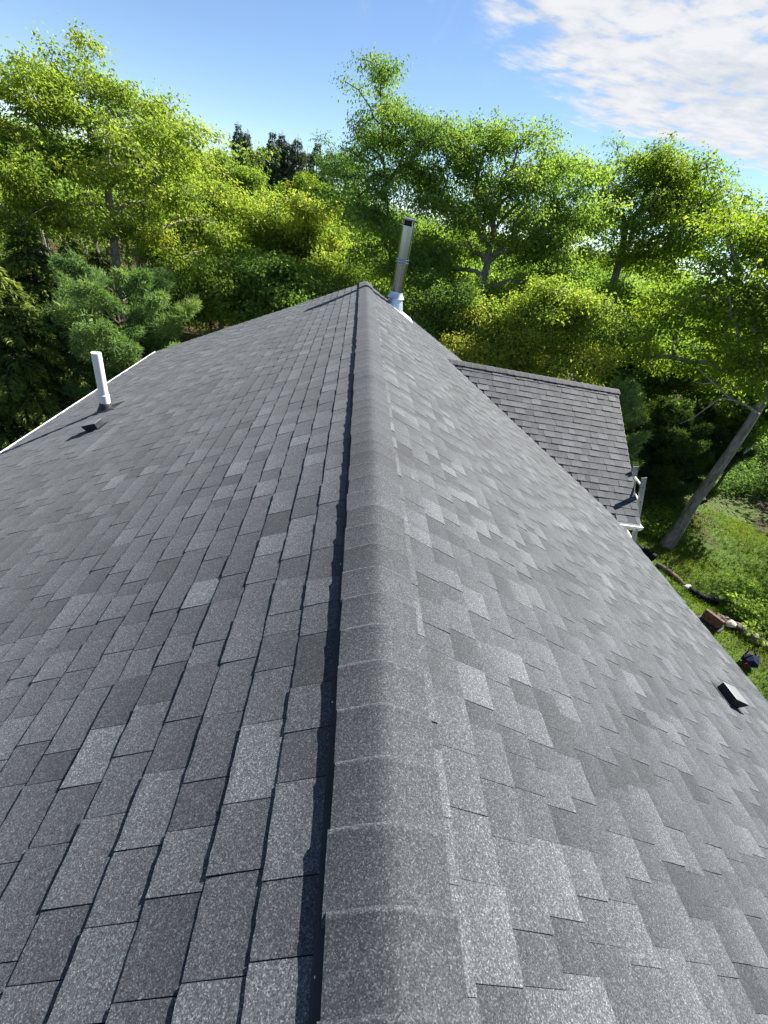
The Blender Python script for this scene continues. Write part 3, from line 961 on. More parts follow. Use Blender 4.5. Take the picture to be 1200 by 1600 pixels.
def broadleaf(name, label, base, path, lobes, ntips, nleaf, leaf, spread, mat, bark, trunk_r, seed,
              flat=0.55, hang=0.15, tone0=0.5, group=None, low=0.3, bare=0, cat='tree', tonevar=0.13, upward=0.45, taper=0.55, bough=6.5, bspread=0.50):
    r = np.random.default_rng(seed)
    root = empty(name, base); tag(root, label, cat, group)
    # boughs: flattened groups of sprays with open gaps between them
    nb_ = max(4, int(ntips / bough))
    bc, _ = lobe_tips(lobes, nb_, r)
    first, _ = zip(*[lobe_tips([l], 1, r, 0.2) for l in lobes])
    bc = np.concatenate([np.concatenate(first), bc]); nb_ = len(bc)
    k = r.integers(0, nb_, ntips)
    tips = bc[k] + r.normal(size=(ntips, 3)) * np.array([1, 1, 0.26]) * bspread
    tips[:, 2] = np.maximum(tips[:, 2], ground_z(tips[:, 0], tips[:, 1]) + 0.25)
    full = [tuple(base)] + [tuple(p) for p in path]
    pos, par, rad, ntr, tipnode, cnt = grow(full, tips, r, trunk_r, upward, low, taper)
    trunk_mesh(pos, par, rad, bark, root)
    # leaf sprays: round every tip, and a few along the twigs leading to it
    centers = [tips]; 
    tw = np.array([par[t] for t in tipnode]); centers.append(pos[tw] * 0.6 + pos[np.array(tipnode)] * 0.4)
    C = np.concatenate(centers)
    per = max(4, int(nleaf / (len(tips) * 1.6)))
    mult = np.concatenate([np.full(len(tips), per), np.full(len(C) - len(tips), int(per * 0.6))]) * r.uniform(0.55, 1.45, len(C))
    idx = np.repeat(np.arange(len(C)), mult.astype(int))
    n = len(idx)
    # each spray: a flattened, ragged cloud with its own tilt
    tilt = unit(r.normal(size=(len(C), 3)) * 0.35 + np.array([0, 0, 1.0]))
    g = np.clip(r.normal(size=(n, 3)), -2.1, 2.1) * spread
    h = (g * tilt[idx]).sum(1, keepdims=True)
    g = g - tilt[idx] * h * (1 - flat)
    P = C[idx] + g
    cen = np.mean(tips, 0)
    outw = unit(g * np.array([1, 1, 0.4]) + 0.3 * unit(P - cen) * spread)
    D = unit(outw + r.normal(size=(n, 3)) * 0.55 + np.array([0, 0, -hang * 3]))
    N = unit(r.normal(size=(n, 3)) * 0.33 + tilt[idx] * 0.8 + 0.45 * unit(P - cen) + 0.3 * unit(g))
    sz = leaf * np.exp(np.clip(r.normal(0, 0.3, n), -0.7, 0.5))
    V, F = leaf_cards(P, D, N, sz, sz * r.uniform(0.5, 0.8, n))
    ctone = r.normal(tone0, tonevar, len(C))
    tone = np.clip(ctone[idx] + r.normal(0, 0.07, n), 0, 1)
    mesh_np("crown", V, [F], mat, root, np.repeat(tone, 4))
    return root


def conifer(name, label, base, H, R, mat, bark, trunk_r, seed, kind, nwhorl, per, dens, lean=(0, 0), group=None,
            bottom=0.12, tone0=0.45, power=0.8, cat='tree', needle=0.16):
    r = np.random.default_rng(seed)
    root = empty(name, base); tag(root, label, cat, group)
    b = np.array(base, float); top = b + np.array([lean[0], lean[1], H])
    P0, P1, R0, R1 = [], [], [], []
    m = max(6, int(H / 0.6))
    prev = b - np.array([0, 0, 0.2])
    for i in range(1, m + 1):
        q = b + (top - b) * i / m + r.normal(0, 0.015, 3) * (i < m)
        P0.append(prev); P1.append(q); R0.append(trunk_r * (1 - (i - 1) / m) ** 0.8 + 0.01); R1.append(trunk_r * (1 - i / m) ** 0.8 + 0.008); prev = q
    LP, LD, LN, LT, LS = [], [], [], [], []
    for wv in range(nwhorl):
        f = bottom + (0.985 - bottom) * (wv + r.uniform(-.25, .25)) / nwhorl
        f = min(max(f, 0.05), 0.985)
        o = b + (top - b) * f
        nb_ = max(3, int(per * r.uniform(0.75, 1.25)))
        for a in r.uniform(0, 2 * np.pi) + np.arange(nb_) * 2 * np.pi / nb_ + r.normal(0, 0.25, nb_):
            fr = max(0.05, 1 - f)
            Lb = R * min(1.0, fr ** power * 1.12) * (r.uniform(0.5, 1.2) if kind == 'pine' else r.uniform(0.72, 1.12)) * (1.0 if f > bottom + .1 else 0.85)
            hd = np.array([np.cos(a), np.sin(a), 0])
            if kind == 'pine': s0, s1 = 0.10 + 0.5 * f, 0.26
            elif kind == 'hemlock': s0, s1 = 0.25, -0.55
            else: s0, s1 = 0.05 + 0.5 * (f > .8), -0.30
            ts = np.linspace(0, 1, 6)
            pts = o + hd * (Lb * ts)[:, None] + np.array([0, 0, 1.0]) * (Lb * (s0 * ts + s1 * ts * ts))[:, None]
            pts += r.normal(0, 0.02 * Lb, pts.shape) * ts[:, None]
            rb = 0.012 + 0.012 * Lb
            for q in range(5):
                P0.append(pts[q]); P1.append(pts[q + 1]); R0.append(rb * (1 - q / 5.5)); R1.append(rb * (1 - (q + 1) / 5.5))
            n = max(6, int(dens * Lb * Lb / 1.0 + dens * 0.35 * Lb))
            btone = r.normal(tone0, 0.12)
            side = np.cross(hd, [0, 0, 1.0])
            if kind == 'pine':
                # tufts of long needles at the ends of side twigs
                t = np.sqrt(r.uniform(0.2, 1, n)); lat = r.uniform(-1, 1, n) * 0.32 * Lb * np.sin(np.pi * np.clip(t * 0.92, 0, 1)) ** 0.7
                cen = np.stack([np.interp(t, ts, pts[:, c]) for c in range(3)], -1) + side * lat[:, None] + np.array([0, 0, 1.0]) * (r.normal(0.02, 0.05, n) * Lb)[:, None]
                k = 11
                idx = np.repeat(np.arange(n), k)
                axis = unit(hd * 0.6 + side * np.sign(lat)[:, None] * 0.45 + np.array([0, 0, 0.55]) + r.normal(0, 0.25, (n, 3)))
                dv = unit(axis[idx] * 0.75 + r.normal(0, 0.6, (n * k, 3)))
                LP.append(cen[idx] + dv * 0.02 + r.normal(0, 0.03, (n * k, 3))); LD.append(dv)
                LN.append(unit(r.normal(size=(n * k, 3)) + np.array([0, 0, 0.6])))
                LT.append(np.clip(np.repeat(r.normal(btone, 0.1, n) + 0.4 * (t - .6), k) + r.normal(0, 0.08, n * k), 0, 1))
                LS.append(np.stack([needle * r.uniform(0.7, 1.2, n * k), np.full(n * k, needle * 0.15)], -1))
            else:
                # flat sprays of short needles hanging along the side twigs
                t = np.sqrt(r.uniform(0.03, 1, n * 3)); m_ = len(t)
                wdt = 0.38 * Lb * (1.05 - t) ** 0.6 * np.minimum(1, t * 4)
                lat = r.uniform(-1, 1, m_) * wdt
                cen = np.stack([np.interp(t, ts, pts[:, c]) for c in range(3)], -1) + side * lat[:, None]
                cen[:, 2] += -np.abs(lat) * (0.28 if kind == 'hemlock' else 0.8) + r.normal(0, 0.03 if kind == 'hemlock' else 0.10, m_)
                dv = unit(hd * 0.75 + side * np.sign(lat)[:, None] * 0.7 + np.array([0, 0, -0.3]) + r.normal(0, 0.25, (m_, 3)))
                LP.append(cen); LD.append(dv); LN.append(unit(np.array([0, 0, 1.0]) + r.normal(0, 0.35 if kind == 'hemlock' else 0.9, (m_, 3))))
                LT.append(np.clip(btone + 0.25 * (t - .55) + r.normal(0, 0.1, m_), 0, 1))
                LS.append(np.stack([needle * r.uniform(0.6, 1.3, m_), needle * 0.34 * r.uniform(0.7, 1.2, m_)], -1))
    V, F = frusta(np.array(P0), np.array(P1), np.array(R0), np.array(R1), 5)
    mesh_np("trunk", V, [F], bark, root, smooth=True)
    LP, LD, LN, LT, LS = map(np.concatenate, (LP, LD, LN, LT, LS))
    V, F = leaf_cards(LP, LD, LN, LS[:, 0], LS[:, 1], 0.1)
    mesh_np("crown", V, [F], mat, root, np.repeat(LT, 4))
    return root


LIMBS = [([(10.08, 9.91, -1.19), (9.85, 10.14, -1.08), (9.55, 10.43, -1.04), (9.18, 10.77, -0.81), (8.8, 11.09, -0.59)], 0.036, 0.014), ([(9.55, 10.29, -1.04), (9.35, 10.48, -1.09), (9.27, 10.55, -1.32), (9.14, 10.67, -1.72), (8.97, 10.81, -2.0)], 0.024, 0.008), ([(10.15, 9.68, -2.14), (10.2, 9.63, -1.88), (10.34, 9.49, -1.69), (10.45, 9.36, -1.4)], 0.022, 0.009), ([(9.18, 10.77, -0.81), (9.05, 10.88, -0.9), (8.84, 11.05, -0.92)], 0.018, 0.008)]
TREES = {
 'left_oak': ((-8.71, 18.11, -5.5), [(-8.71, 18.11, -5.24), (-8.66, 18.14, -1.66), (-8.6, 18.16, 0.38), (-8.74, 18.1, 1.49)], [(-9.32, 16.3, 2.68, 0.8), (-9.74, 19.05, 3.54, 0.46), (-8.94, 19.13, 3.14, 0.76), (-7.05, 17.77, 2.68, 0.76), (-6.51, 18.97, 2.39, 0.66), (-9.66, 17.42, 2.24, 0.83), (-10.74, 17.7, 1.29, 1.16), (-9.57, 18.97, 1.35, 1.47), (-8.85, 16.26, 1.54, 0.89), (-7.52, 16.6, 1.41, 1.02), (-8.23, 19.77, 1.16, 1.57), (-10.98, 16.57, 1.52, 1.24), (-12.38, 17.12, -0.21, 1.75), (-9.42, 15.51, 0.1, 1.52), (-8.88, 17.79, -0.2, 1.57), (-6.94, 19.77, 1.22, 1.13), (-5.53, 18.17, 0.42, 1.19), (-5.55, 21.1, -0.5, 1.17), (-8.01, 20.14, -0.51, 1.33), (-9.73, 15.5, 0.75, 1.04), (-5.26, 17.41, 2.36, 0.34), (-7.06, 18.97, 1.4, 0.97), (-7.05, 20.64, 0.58, 1.21), (-7.72, 18.04, 1.83, 0.89), (-11.51, 15.28, 0.92, 1.49)]),
 'left_oak2': ((-9.39, 21.1, -5.5), [(-9.39, 21.1, -6.16), (-9.11, 21.22, -1.49), (-8.64, 21.41, 0.32)], [(-7.29, 22.68, 1.46, 1.17), (-6.38, 22.96, 0.79, 1.35), (-5.17, 21.65, -0.11, 1.18), (-7.97, 20.92, 0.42, 1.22), (-4.81, 23.18, -1.18, 1.16), (-7.35, 22.32, -1.46, 1.39), (-6.21, 22.54, -2.02, 1.29), (-7.87, 21.33, -2.21, 1.22)]),
 'hill_oak': ((-8.69, 31.9, -5.13), [(-8.69, 31.9, -3.3), (-8.62, 31.92, -0.23)], [(-8.8, 31.5, 1.98, 1.01), (-9.9, 31.61, 1.41, 1.09), (-7.76, 31.94, 1.17, 1.04), (-7.06, 32.44, 0.54, 0.85), (-8.47, 32.14, 0.74, 1.51), (-9.28, 31.1, 0.26, 1.47), (-7.06, 31.57, 0.05, 1.14)]),
 'hill_oak2': ((-4.09, 37.8, -4.8), [(-4.09, 37.8, -1.74), (-4.43, 37.77, 0.96)], [(-5.49, 37.17, 1.41, 0.97), (-4.21, 37.09, 1.79, 0.96), (-3.16, 37.7, 1.75, 0.98), (-2.42, 37.31, 1.39, 0.8), (-5.84, 36.81, 0.86, 1.23), (-4.41, 37.59, 0.96, 1.53), (-2.93, 38.66, 1.06, 1.21), (-6.43, 38.04, -0.36, 1.39), (-3.7, 38.33, -0.27, 1.6)]),
 'bright_maple': ((-2.42, 20.89, -5.5), [(-2.42, 20.89, -2.43), (-2.6, 20.87, -0.75)], [(-3.39, 20.95, 0.22, 0.87), (-2.42, 21.26, 0.35, 0.88), (-1.61, 21.41, -0.02, 0.91), (-4.19, 21.31, -0.6, 0.9), (-2.99, 21.19, -0.61, 1.06), (-1.95, 21.6, -0.8, 1.04), (-0.91, 20.23, -0.86, 0.83), (-3.66, 20.66, -1.27, 0.95), (-2.71, 21.57, -1.55, 1.06), (-4.48, 20.79, 0.13, 0.66)]),
 'dark_maple': ((-2.78, 15.8, -5.5), [(-2.78, 15.8, -2.73), (-2.81, 15.79, -1.73)], [(-3.01, 16.21, -1.25, 0.67), (-3.7, 16.13, -1.84, 0.72), (-2.13, 15.86, -1.24, 0.71), (-2.45, 15.46, -1.81, 0.75), (-3.24, 14.9, -2.24, 0.69), (-1.36, 16.21, -0.95, 0.63), (-0.75, 15.95, -0.63, 0.54), (-4.17, 15.92, -2.19, 0.64), (-1.76, 15.72, -1.73, 0.63)]),
 'pale_shrub': ((-4.96, 16.33, -5.5), [(-4.96, 16.33, -3.67), (-4.91, 16.34, -2.39)], [(-5.23, 16.09, -1.82, 0.71), (-4.52, 16.15, -1.51, 0.67), (-5.54, 16.29, -2.69, 0.74), (-4.53, 16.06, -2.38, 0.77), (-4.02, 16.6, -1.47, 0.56), (-5.7, 15.98, -1.99, 0.54), (-4.03, 16.16, -2.82, 0.57)]),
 'aspen': ((2.15, 18.85, -5.5), [(2.15, 18.85, -3.57), (1.1, 18.95, -0.38), (0.26, 18.99, 2.59), (-0.23, 19.0, 4.6)], [(-0.3, 18.69, 4.79, 0.24), (-0.14, 19.53, 4.56, 0.38), (0.0, 18.56, 3.89, 0.53), (0.56, 19.22, 4.25, 0.46), (0.65, 18.49, 3.53, 0.7), (1.39, 18.63, 3.58, 0.59), (-0.22, 19.59, 3.51, 0.48), (1.77, 18.55, 3.7, 0.33), (0.39, 19.16, 2.89, 0.88), (1.4, 18.88, 2.97, 0.78), (-0.37, 18.94, 2.64, 0.57), (0.39, 18.98, 1.89, 1.13), (-0.5, 18.61, 1.72, 0.75), (1.49, 19.34, 2.11, 1.06), (0.34, 18.45, 0.74, 1.28), (1.5, 18.57, 0.85, 1.16), (-0.43, 18.37, 0.51, 0.87), (0.79, 18.65, -0.41, 1.33), (2.04, 18.74, -0.41, 1.1), (-0.15, 19.55, -0.66, 0.91)]),
 'thin_birch': ((-0.53, 27.0, -5.5), [(-0.53, 27.0, -1.4), (-1.01, 26.99, 1.4), (-1.4, 26.97, 3.12)], [(-1.71, 26.94, 3.6, 0.27), (-1.52, 26.89, 3.1, 0.55), (-1.92, 26.72, 2.39, 0.62), (-1.04, 27.22, 2.71, 0.63), (-1.52, 26.66, 1.69, 0.89), (-0.61, 27.0, 2.0, 0.7), (-1.98, 27.2, 1.23, 0.85), (-0.78, 26.72, 0.9, 0.98), (-1.52, 27.0, 0.2, 1.0)]),
 'centre_oak': ((5.2, 18.73, -5.5), [(5.2, 18.73, -3.01), (4.79, 18.84, -1.08), (4.66, 18.88, 0.48), (4.58, 18.9, 1.51)], [(4.46, 19.09, 3.94, 0.79), (3.55, 18.97, 3.81, 0.73), (5.29, 18.88, 4.0, 0.74), (2.75, 18.59, 3.2, 0.73), (6.26, 19.13, 3.89, 0.67), (6.89, 18.93, 3.37, 0.63), (4.43, 19.3, 3.21, 1.09), (5.42, 17.85, 3.04, 1.02), (2.6, 19.34, 2.6, 0.82), (3.52, 18.72, 2.28, 1.08), (4.85, 18.21, 2.14, 1.16), (6.59, 19.39, 2.47, 1.05), (7.48, 19.14, 2.83, 0.61), (2.44, 18.19, 1.61, 0.93), (4.23, 19.89, 1.21, 1.2), (2.68, 19.55, 0.51, 0.94), (5.48, 18.34, 1.18, 1.17), (6.59, 17.71, 1.52, 0.95), (7.43, 18.38, 1.94, 0.65), (3.79, 18.97, -0.12, 0.84), (6.85, 18.66, 0.57, 0.83), (2.72, 19.7, -0.62, 0.78)]),
 'centre_oak2': ((4.76, 14.68, -5.5), [(4.76, 14.68, -2.11), (4.83, 14.65, -0.77), (5.53, 14.39, -0.05)], [(5.33, 14.49, -0.25, 0.59), (5.97, 14.07, 0.08, 0.54), (6.45, 13.67, -0.22, 0.46)]),
 'right_oak': ((11.46, 20.96, -5.5), [(11.46, 20.96, -3.53), (11.27, 21.07, -1.41), (11.01, 21.21, 0.94), (10.74, 21.34, 2.34)], [(9.78, 21.7, 4.52, 0.77), (10.72, 21.5, 4.89, 0.81), (9.77, 22.84, 3.99, 0.77), (10.5, 21.38, 4.16, 0.92), (11.58, 20.91, 4.68, 0.7), (12.46, 20.58, 4.49, 0.84), (12.66, 19.48, 4.37, 0.57), (11.66, 20.88, 3.83, 0.92), (13.07, 20.3, 3.87, 0.85), (10.35, 22.27, 3.18, 0.93), (10.78, 20.31, 3.03, 1.01), (12.34, 19.95, 3.11, 1.0), (9.91, 20.7, 1.87, 1.06), (11.89, 21.53, 1.82, 1.23), (12.77, 20.68, 2.03, 1.08), (11.2, 19.87, 0.51, 1.02), (14.14, 20.45, 3.54, 0.72)]),
 'right_tree': ((10.18, 10.07, -5.5), [(10.18, 10.07, -5.35), (10.17, 10.09, -2.87), (10.16, 10.1, -1.29), (10.13, 10.13, -0.32), (10.08, 10.18, 0.56)], [(9.44, 12.7, 2.47, 0.65), (9.38, 13.09, 1.93, 0.65), (10.12, 12.38, 1.83, 0.76), (8.93, 12.8, 1.27, 0.62), (9.17, 11.72, 1.22, 0.7), (8.82, 13.15, 0.72, 0.61), (9.54, 12.5, 0.45, 0.74), (9.6, 11.04, 0.59, 0.72), (9.08, 13.37, -0.15, 0.65), (9.72, 12.78, -0.45, 0.75), (10.42, 12.14, -0.34, 0.79), (9.93, 10.55, -0.16, 0.7), (8.82, 12.84, -1.0, 0.57), (9.64, 12.62, -1.18, 0.57), (10.26, 11.74, -1.16, 0.58), (10.74, 12.12, 1.82, 0.98), (10.2, 10.19, 0.44, 0.9), (11.11, 10.95, 1.31, 1.08), (9.32, 12.34, 2.59, 0.38), (10.72, 13.21, 2.76, 0.84)]),
 'yellow_shrub': ((5.8, 13.73, -5.5), [(5.8, 13.73, -2.39), (5.48, 13.87, -1.46)], [(4.78, 13.75, -0.8, 0.69), (5.75, 14.06, -0.88, 0.72), (4.63, 14.49, -1.56, 0.7), (6.51, 13.99, -1.21, 0.69), (5.33, 13.41, -1.46, 0.78), (4.78, 13.68, -2.03, 0.6), (6.1, 12.99, -1.7, 0.58), (6.72, 12.83, -1.17, 0.49), (3.68, 14.86, -1.01, 0.53), (3.82, 13.83, -1.54, 0.51)]),
 'dark_shrub': ((2.93, 15.18, -5.5), [(2.93, 15.18, -2.02), (2.68, 15.22, -1.06)], [(2.48, 15.01, -0.41, 0.52), (2.11, 15.45, -0.81, 0.5), (3.15, 15.23, -0.79, 0.58), (2.81, 15.49, -1.39, 0.64), (2.14, 15.17, -1.54, 0.46), (3.64, 14.84, -1.61, 0.59), (3.19, 15.28, -2.11, 0.61)]),
 'edge_tree': ((13.97, 9.34, -5.5), [(13.97, 9.34, -0.18), (13.19, 10.43, 1.2)], [(10.31, 13.64, 2.9, 0.58), (10.47, 12.88, 2.44, 0.83), (10.8, 13.1, 1.88, 0.59), (11.23, 12.31, 1.43, 1.02), (11.33, 12.82, 0.88, 0.54), (11.36, 12.78, 2.31, 1.18)]),
 'leafy_plant': ((10.2, 11.19, -5.5), [(10.2, 11.19, -5.96), (10.14, 11.25, -5.74)], [(9.94, 11.39, -5.28, 0.29), (10.18, 11.2, -5.41, 0.27), (10.21, 11.16, -5.83, 0.32), (10.41, 10.98, -5.81, 0.23), (10.01, 11.34, -5.62, 0.25), (10.49, 10.96, -6.12, 0.21)]),
 'lawn_maple': ((11.18, 6.64, -5.5), [(11.18, 6.64, -6.07), (11.02, 6.9, -5.67)], [(10.85, 7.19, -5.31, 0.29), (11.08, 7.05, -5.24, 0.38), (11.09, 7.18, -5.87, 0.22), (10.98, 6.78, -5.54, 0.38), (11.24, 6.75, -5.11, 0.62), (11.16, 6.84, -5.95, 0.23)]),
 'fill_shrub_a': ((7.65, 21.08, -5.5), [(7.65, 21.08, -3.22), (7.12, 21.27, -1.61)], [(5.57, 20.83, -1.0, 0.96), (6.57, 20.72, -0.55, 0.95), (7.82, 20.81, -0.6, 0.96), (9.01, 20.87, -1.2, 0.99), (6.47, 20.78, -1.91, 1.1), (7.81, 20.26, -1.84, 1.09), (5.09, 21.35, -1.98, 0.88), (7.82, 21.53, -3.31, 1.13)]),
 'fill_shrub_b': ((12.07, 17.63, -5.5), [(12.07, 17.63, -2.59), (11.61, 17.94, -1.44)], [(10.48, 18.01, -1.39, 0.78), (11.24, 17.76, -0.95, 0.82), (12.14, 17.29, -1.06, 0.76), (11.7, 18.5, -2.1, 0.93), (12.24, 17.5, -1.99, 0.89), (10.82, 18.78, -2.47, 0.73), (12.63, 16.6, -2.16, 0.76), (12.18, 17.57, -2.83, 0.76)]),
 'fill_shrub_c': ((14.26, 16.55, -5.5), [(14.26, 16.55, -2.95), (13.8, 16.94, -1.81)], [(12.89, 17.74, -0.42, 0.76), (13.65, 17.22, -0.41, 0.8), (13.22, 17.77, -1.37, 0.89), (13.74, 16.74, -1.51, 0.91), (14.62, 16.41, -1.51, 0.8), (14.15, 17.12, -2.62, 0.85), (14.85, 16.51, -2.56, 0.78)]),
 'fill_shrub_d': ((14.32, 13.72, -5.5), [(14.32, 13.72, -2.3), (13.94, 14.11, -1.35)], [(13.34, 14.72, -0.53, 0.74), (13.87, 14.27, -0.75, 0.73), (13.78, 14.65, -1.56, 0.82), (14.42, 14.06, -1.71, 0.8), (14.43, 14.04, -2.42, 0.73), (14.32, 13.57, -0.88, 0.84)]),
}
CONIFERS = {
 'hemlock_a': ((-9.5, 14.84, -5.5), 4.99),
 'hemlock_b': ((-9.35, 16.67, -5.5), 4.44),
 'hemlock_c': ((-8.94, 12.21, -5.5), 4.7),
 'hemlock_d': ((-10.04, 19.69, -5.5), 3.81),
 'pine': ((-6.02, 13.3, -5.5), 4.61),
 'pine_low': ((-8.68, 13.0, -5.5), 1.99),
 'pine_r': ((7.88, 12.02, -5.5), 4.03),
 'pine_r2': ((10.6, 13.1, -5.5), 3.29),
 'pine_r3': ((12.8, 13.83, -5.5), 3.14),
 'pine_r4': ((11.14, 15.22, -5.5), 2.55),
 'sp1': ((-10.58, 44.82, -4.23), 8.72),
 'sp2': ((-9.72, 43.99, -4.3), 8.81),
 'sp3': ((-7.7, 43.36, -4.37), 8.89),
 'sp4': ((-7.5, 46.43, -4.16), 8.86),
 'sp5': ((-6.85, 45.52, -4.23), 8.83),
 'sp6': ((-5.86, 43.64, -4.38), 9.0),
 'sp7': ((-4.63, 46.79, -4.17), 8.94),
 'sp8': ((-3.49, 44.88, -4.31), 8.95),
 'sp9': ((-8.76, 42.15, -4.44), 7.66),
 'sp10': ((-9.25, 47.15, -4.09), 7.74),
 'sp11': ((-5.55, 47.7, -4.1), 8.62),
}

def tr(key): return TREES[key]


def plant(key, name, label, **kw):
    base, path, lobes = tr(key)
    path = [p for p in path if p[2] > base[2] + 0.25]
    return broadleaf(name, label, base, path, lobes, **kw)


plant('left_oak', 'oak_tree', "big yellow-green oak with pale crooked limbs, tallest at upper left", ntips=340, nleaf=72700, leaf=0.092, spread=0.270, mat=OAK_LEAF, bark=BARK_PALE,
      trunk_r=0.20, seed=101, flat=0.32, tone0=0.66, low=0.45, upward=0.3)
plant('left_oak2', 'oak_tree', "yellow-green oak just right of the tallest left oak, above the soft pine", ntips=170, nleaf=46415, leaf=0.092, spread=0.288, mat=OAK_LEAF, bark=BARK_PALE,
      trunk_r=0.18, seed=102, flat=0.36, tone0=0.68, low=0.45)
plant('hill_oak', 'oak_tree', "round-topped oak standing left of the dark spruces on the hill", ntips=110, nleaf=30537, leaf=0.120, spread=0.324, mat=OAK_LEAF, bark=BARK_PALE,
      trunk_r=0.14, seed=103, tone0=0.50, low=0.5)
plant('hill_oak2', 'oak_tree', "yellowish oak in front of the row of dark spruces", ntips=110, nleaf=25956, leaf=0.127, spread=0.324, mat=GOLD_LEAF, bark=BARK_PALE,
      trunk_r=0.14, seed=104, tone0=0.45, low=0.5)
plant('bright_maple', 'maple_tree', "bright yellow-green maple beyond the left rake of the roof", ntips=150, nleaf=51912, leaf=0.099, spread=0.270, mat=OAK_LEAF, bark=BARK_DARK,
      trunk_r=0.11, seed=105, tone0=0.72, low=0.35)
plant('dark_maple', 'maple_tree', "deep green young maple peeping over the left edge of the roof", ntips=120, nleaf=32063, leaf=0.092, spread=0.225, mat=MAPLE_LEAF, bark=BARK_DARK,
      trunk_r=0.07, seed=106, tone0=0.52, low=0.25)
plant('pale_shrub', 'shrub', "olive green shrub between the soft pine and the young maple", ntips=90, nleaf=22902, leaf=0.077, spread=0.234, mat=OAK_LEAF, bark=BARK_DARK,
      trunk_r=0.05, seed=107, tone0=0.42, low=0.2, cat='shrub')
plant('aspen', 'aspen_tree', "tall slender aspen rising above the ridge end behind the chimney pipe", ntips=260, nleaf=46721, leaf=0.074, spread=0.216, mat=ASPEN_LEAF, bark=BARK_DARK,
      trunk_r=0.13, seed=108, flat=0.65, hang=0.35, tone0=0.66, low=0.25, upward=0.7, taper=0.93)
plant('thin_birch', 'birch_tree', "thin twiggy birch left of the tall aspen", ntips=110, nleaf=16795, leaf=0.084, spread=0.243, mat=ASPEN_LEAF, bark=BARK_DARK,
      trunk_r=0.08, taper=0.9, seed=109, flat=0.58, tone0=0.42, low=0.35, upward=0.8)
plant('centre_oak', 'oak_tree', "broad round green oak right of the chimney pipe", ntips=340, nleaf=68055, leaf=0.086, spread=0.255, mat=MAPLE_LEAF, bark=BARK_PALE,
      trunk_r=0.236, seed=110, flat=0.43, tone0=0.66, low=0.35, bspread=0.56)
plant('centre_oak2', 'oak_tree', "small leaning oak with low bright foliage above the cross gable ridge", ntips=90, nleaf=16031, leaf=0.081, spread=0.225, mat=OAK_LEAF, bark=BARK_PALE,
      trunk_r=0.11, seed=130, flat=0.43, tone0=0.6, low=0.35)
plant('right_oak', 'oak_tree', "golden-tipped oak with a dark forked trunk behind the cross gable", ntips=300, nleaf=44450, leaf=0.101, spread=0.304, mat=GOLD_LEAF, bark=BARK_OAK,
      trunk_r=0.286, seed=111, flat=0.43, tone0=0.48, low=0.35, bspread=0.62)
plant('right_tree', 'oak_tree', "oak with a long bare grey trunk rooted in the lawn at right", ntips=300, nleaf=38585, leaf=0.081, spread=0.225, mat=GOLD_LEAF, bark=BARK_OAK,
      trunk_r=0.165, seed=112, flat=0.36, tone0=0.50, low=0.82)
plant('yellow_shrub', 'shrub', "bright yellow-green shrub thicket behind the cross gable ridge", ntips=150, nleaf=39698, leaf=0.071, spread=0.216, mat=OAK_LEAF, bark=BARK_DARK,
      trunk_r=0.06, seed=113, tone0=0.85, low=0.2, cat='shrub')
plant('dark_shrub', 'shrub', "shady green shrub below the chimney pipe beside the rake", ntips=90, nleaf=19849, leaf=0.071, spread=0.198, mat=MAPLE_LEAF, bark=BARK_DARK,
      trunk_r=0.05, seed=114, tone0=0.42, low=0.2, cat='shrub')
TREES['edge_tree'] = ((17.4, 9.8, -5.5), [(17.4, 9.8, -4.0), (17.2, 9.7, -1.0), (17.0, 9.7, 0.8)],
    [(16.2, 9.0, 1.2, 1.2), (17.8, 9.4, 2.2, 1.3), (17.0, 11.0, 1.6, 1.2), (15.8, 10.4, 0.2, 1.1), (18.4, 10.6, 0.6, 1.3), (16.8, 8.0, -0.2, 1.1), (15.4, 8.2, -0.6, 0.9), (17.6, 12.2, 0.2, 1.1), (16.4, 12.2, 1.6, 0.9), (19.2, 8.6, 0.8, 1.2)])
plant('edge_tree', 'oak_tree', "dark leafy oak cut off by the right edge of the picture", ntips=150, nleaf=10000, leaf=0.100, spread=0.25, mat=MAPLE_LEAF, bark=BARK_OAK,
      trunk_r=0.18, seed=115, tone0=0.35, low=0.4)
plant('leafy_plant', 'shrub', "low yellow-green shrub at the foot of the grey trunk, beside the ladder", ntips=46, nleaf=3969, leaf=0.071, spread=0.135, mat=OAK_LEAF, bark=BARK_DARK,
      trunk_r=0.02, seed=116, tone0=0.55, low=0.1, cat='shrub')
plant('lawn_maple', 'shrub', "bright green feathery shrub on the lawn beside the stone heap", ntips=60, nleaf=9923, leaf=0.071, spread=0.153, mat=MAPLE_LEAF, bark=BARK_DARK,
      trunk_r=0.03, seed=117, flat=0.25, tone0=0.62, low=0.2, cat='shrub')


for key, lab, tn_ in (('fill_shrub_a', "mid green shrub filling the gap below the broad oak, above the cross gable ridge", 0.6), ('fill_shrub_b', "shaded shrub between the golden oak's trunk and the cross gable's outer end", 0.5),
                      ('fill_shrub_c', "green shrub behind the grey trunk, right of the golden oak", 0.5), ('fill_shrub_d', "shrub at the right picture edge behind the grey trunk", 0.45)):
    plant(key, 'shrub', lab, ntips=130, nleaf=20000, leaf=0.12, spread=0.28, mat=OAK_LEAF if tn_ > .5 else MAPLE_LEAF, bark=BARK_DARK, trunk_r=0.06, seed=300 + len(lab), tone0=tn_, low=0.15, cat='shrub')
rt_ = [o for o in COL.objects if o.get('label', '').startswith("oak with a long bare grey trunk")][0]
for pts_, r0_, r1_ in LIMBS:
    b = MB(); n_ = len(pts_); b.tube(pts_, [r0_ + (r1_ - r0_) * i / (n_ - 1) for i in range(n_)], 7)
    b.build('branch', BARK_PALE, rt_, smooth=True)
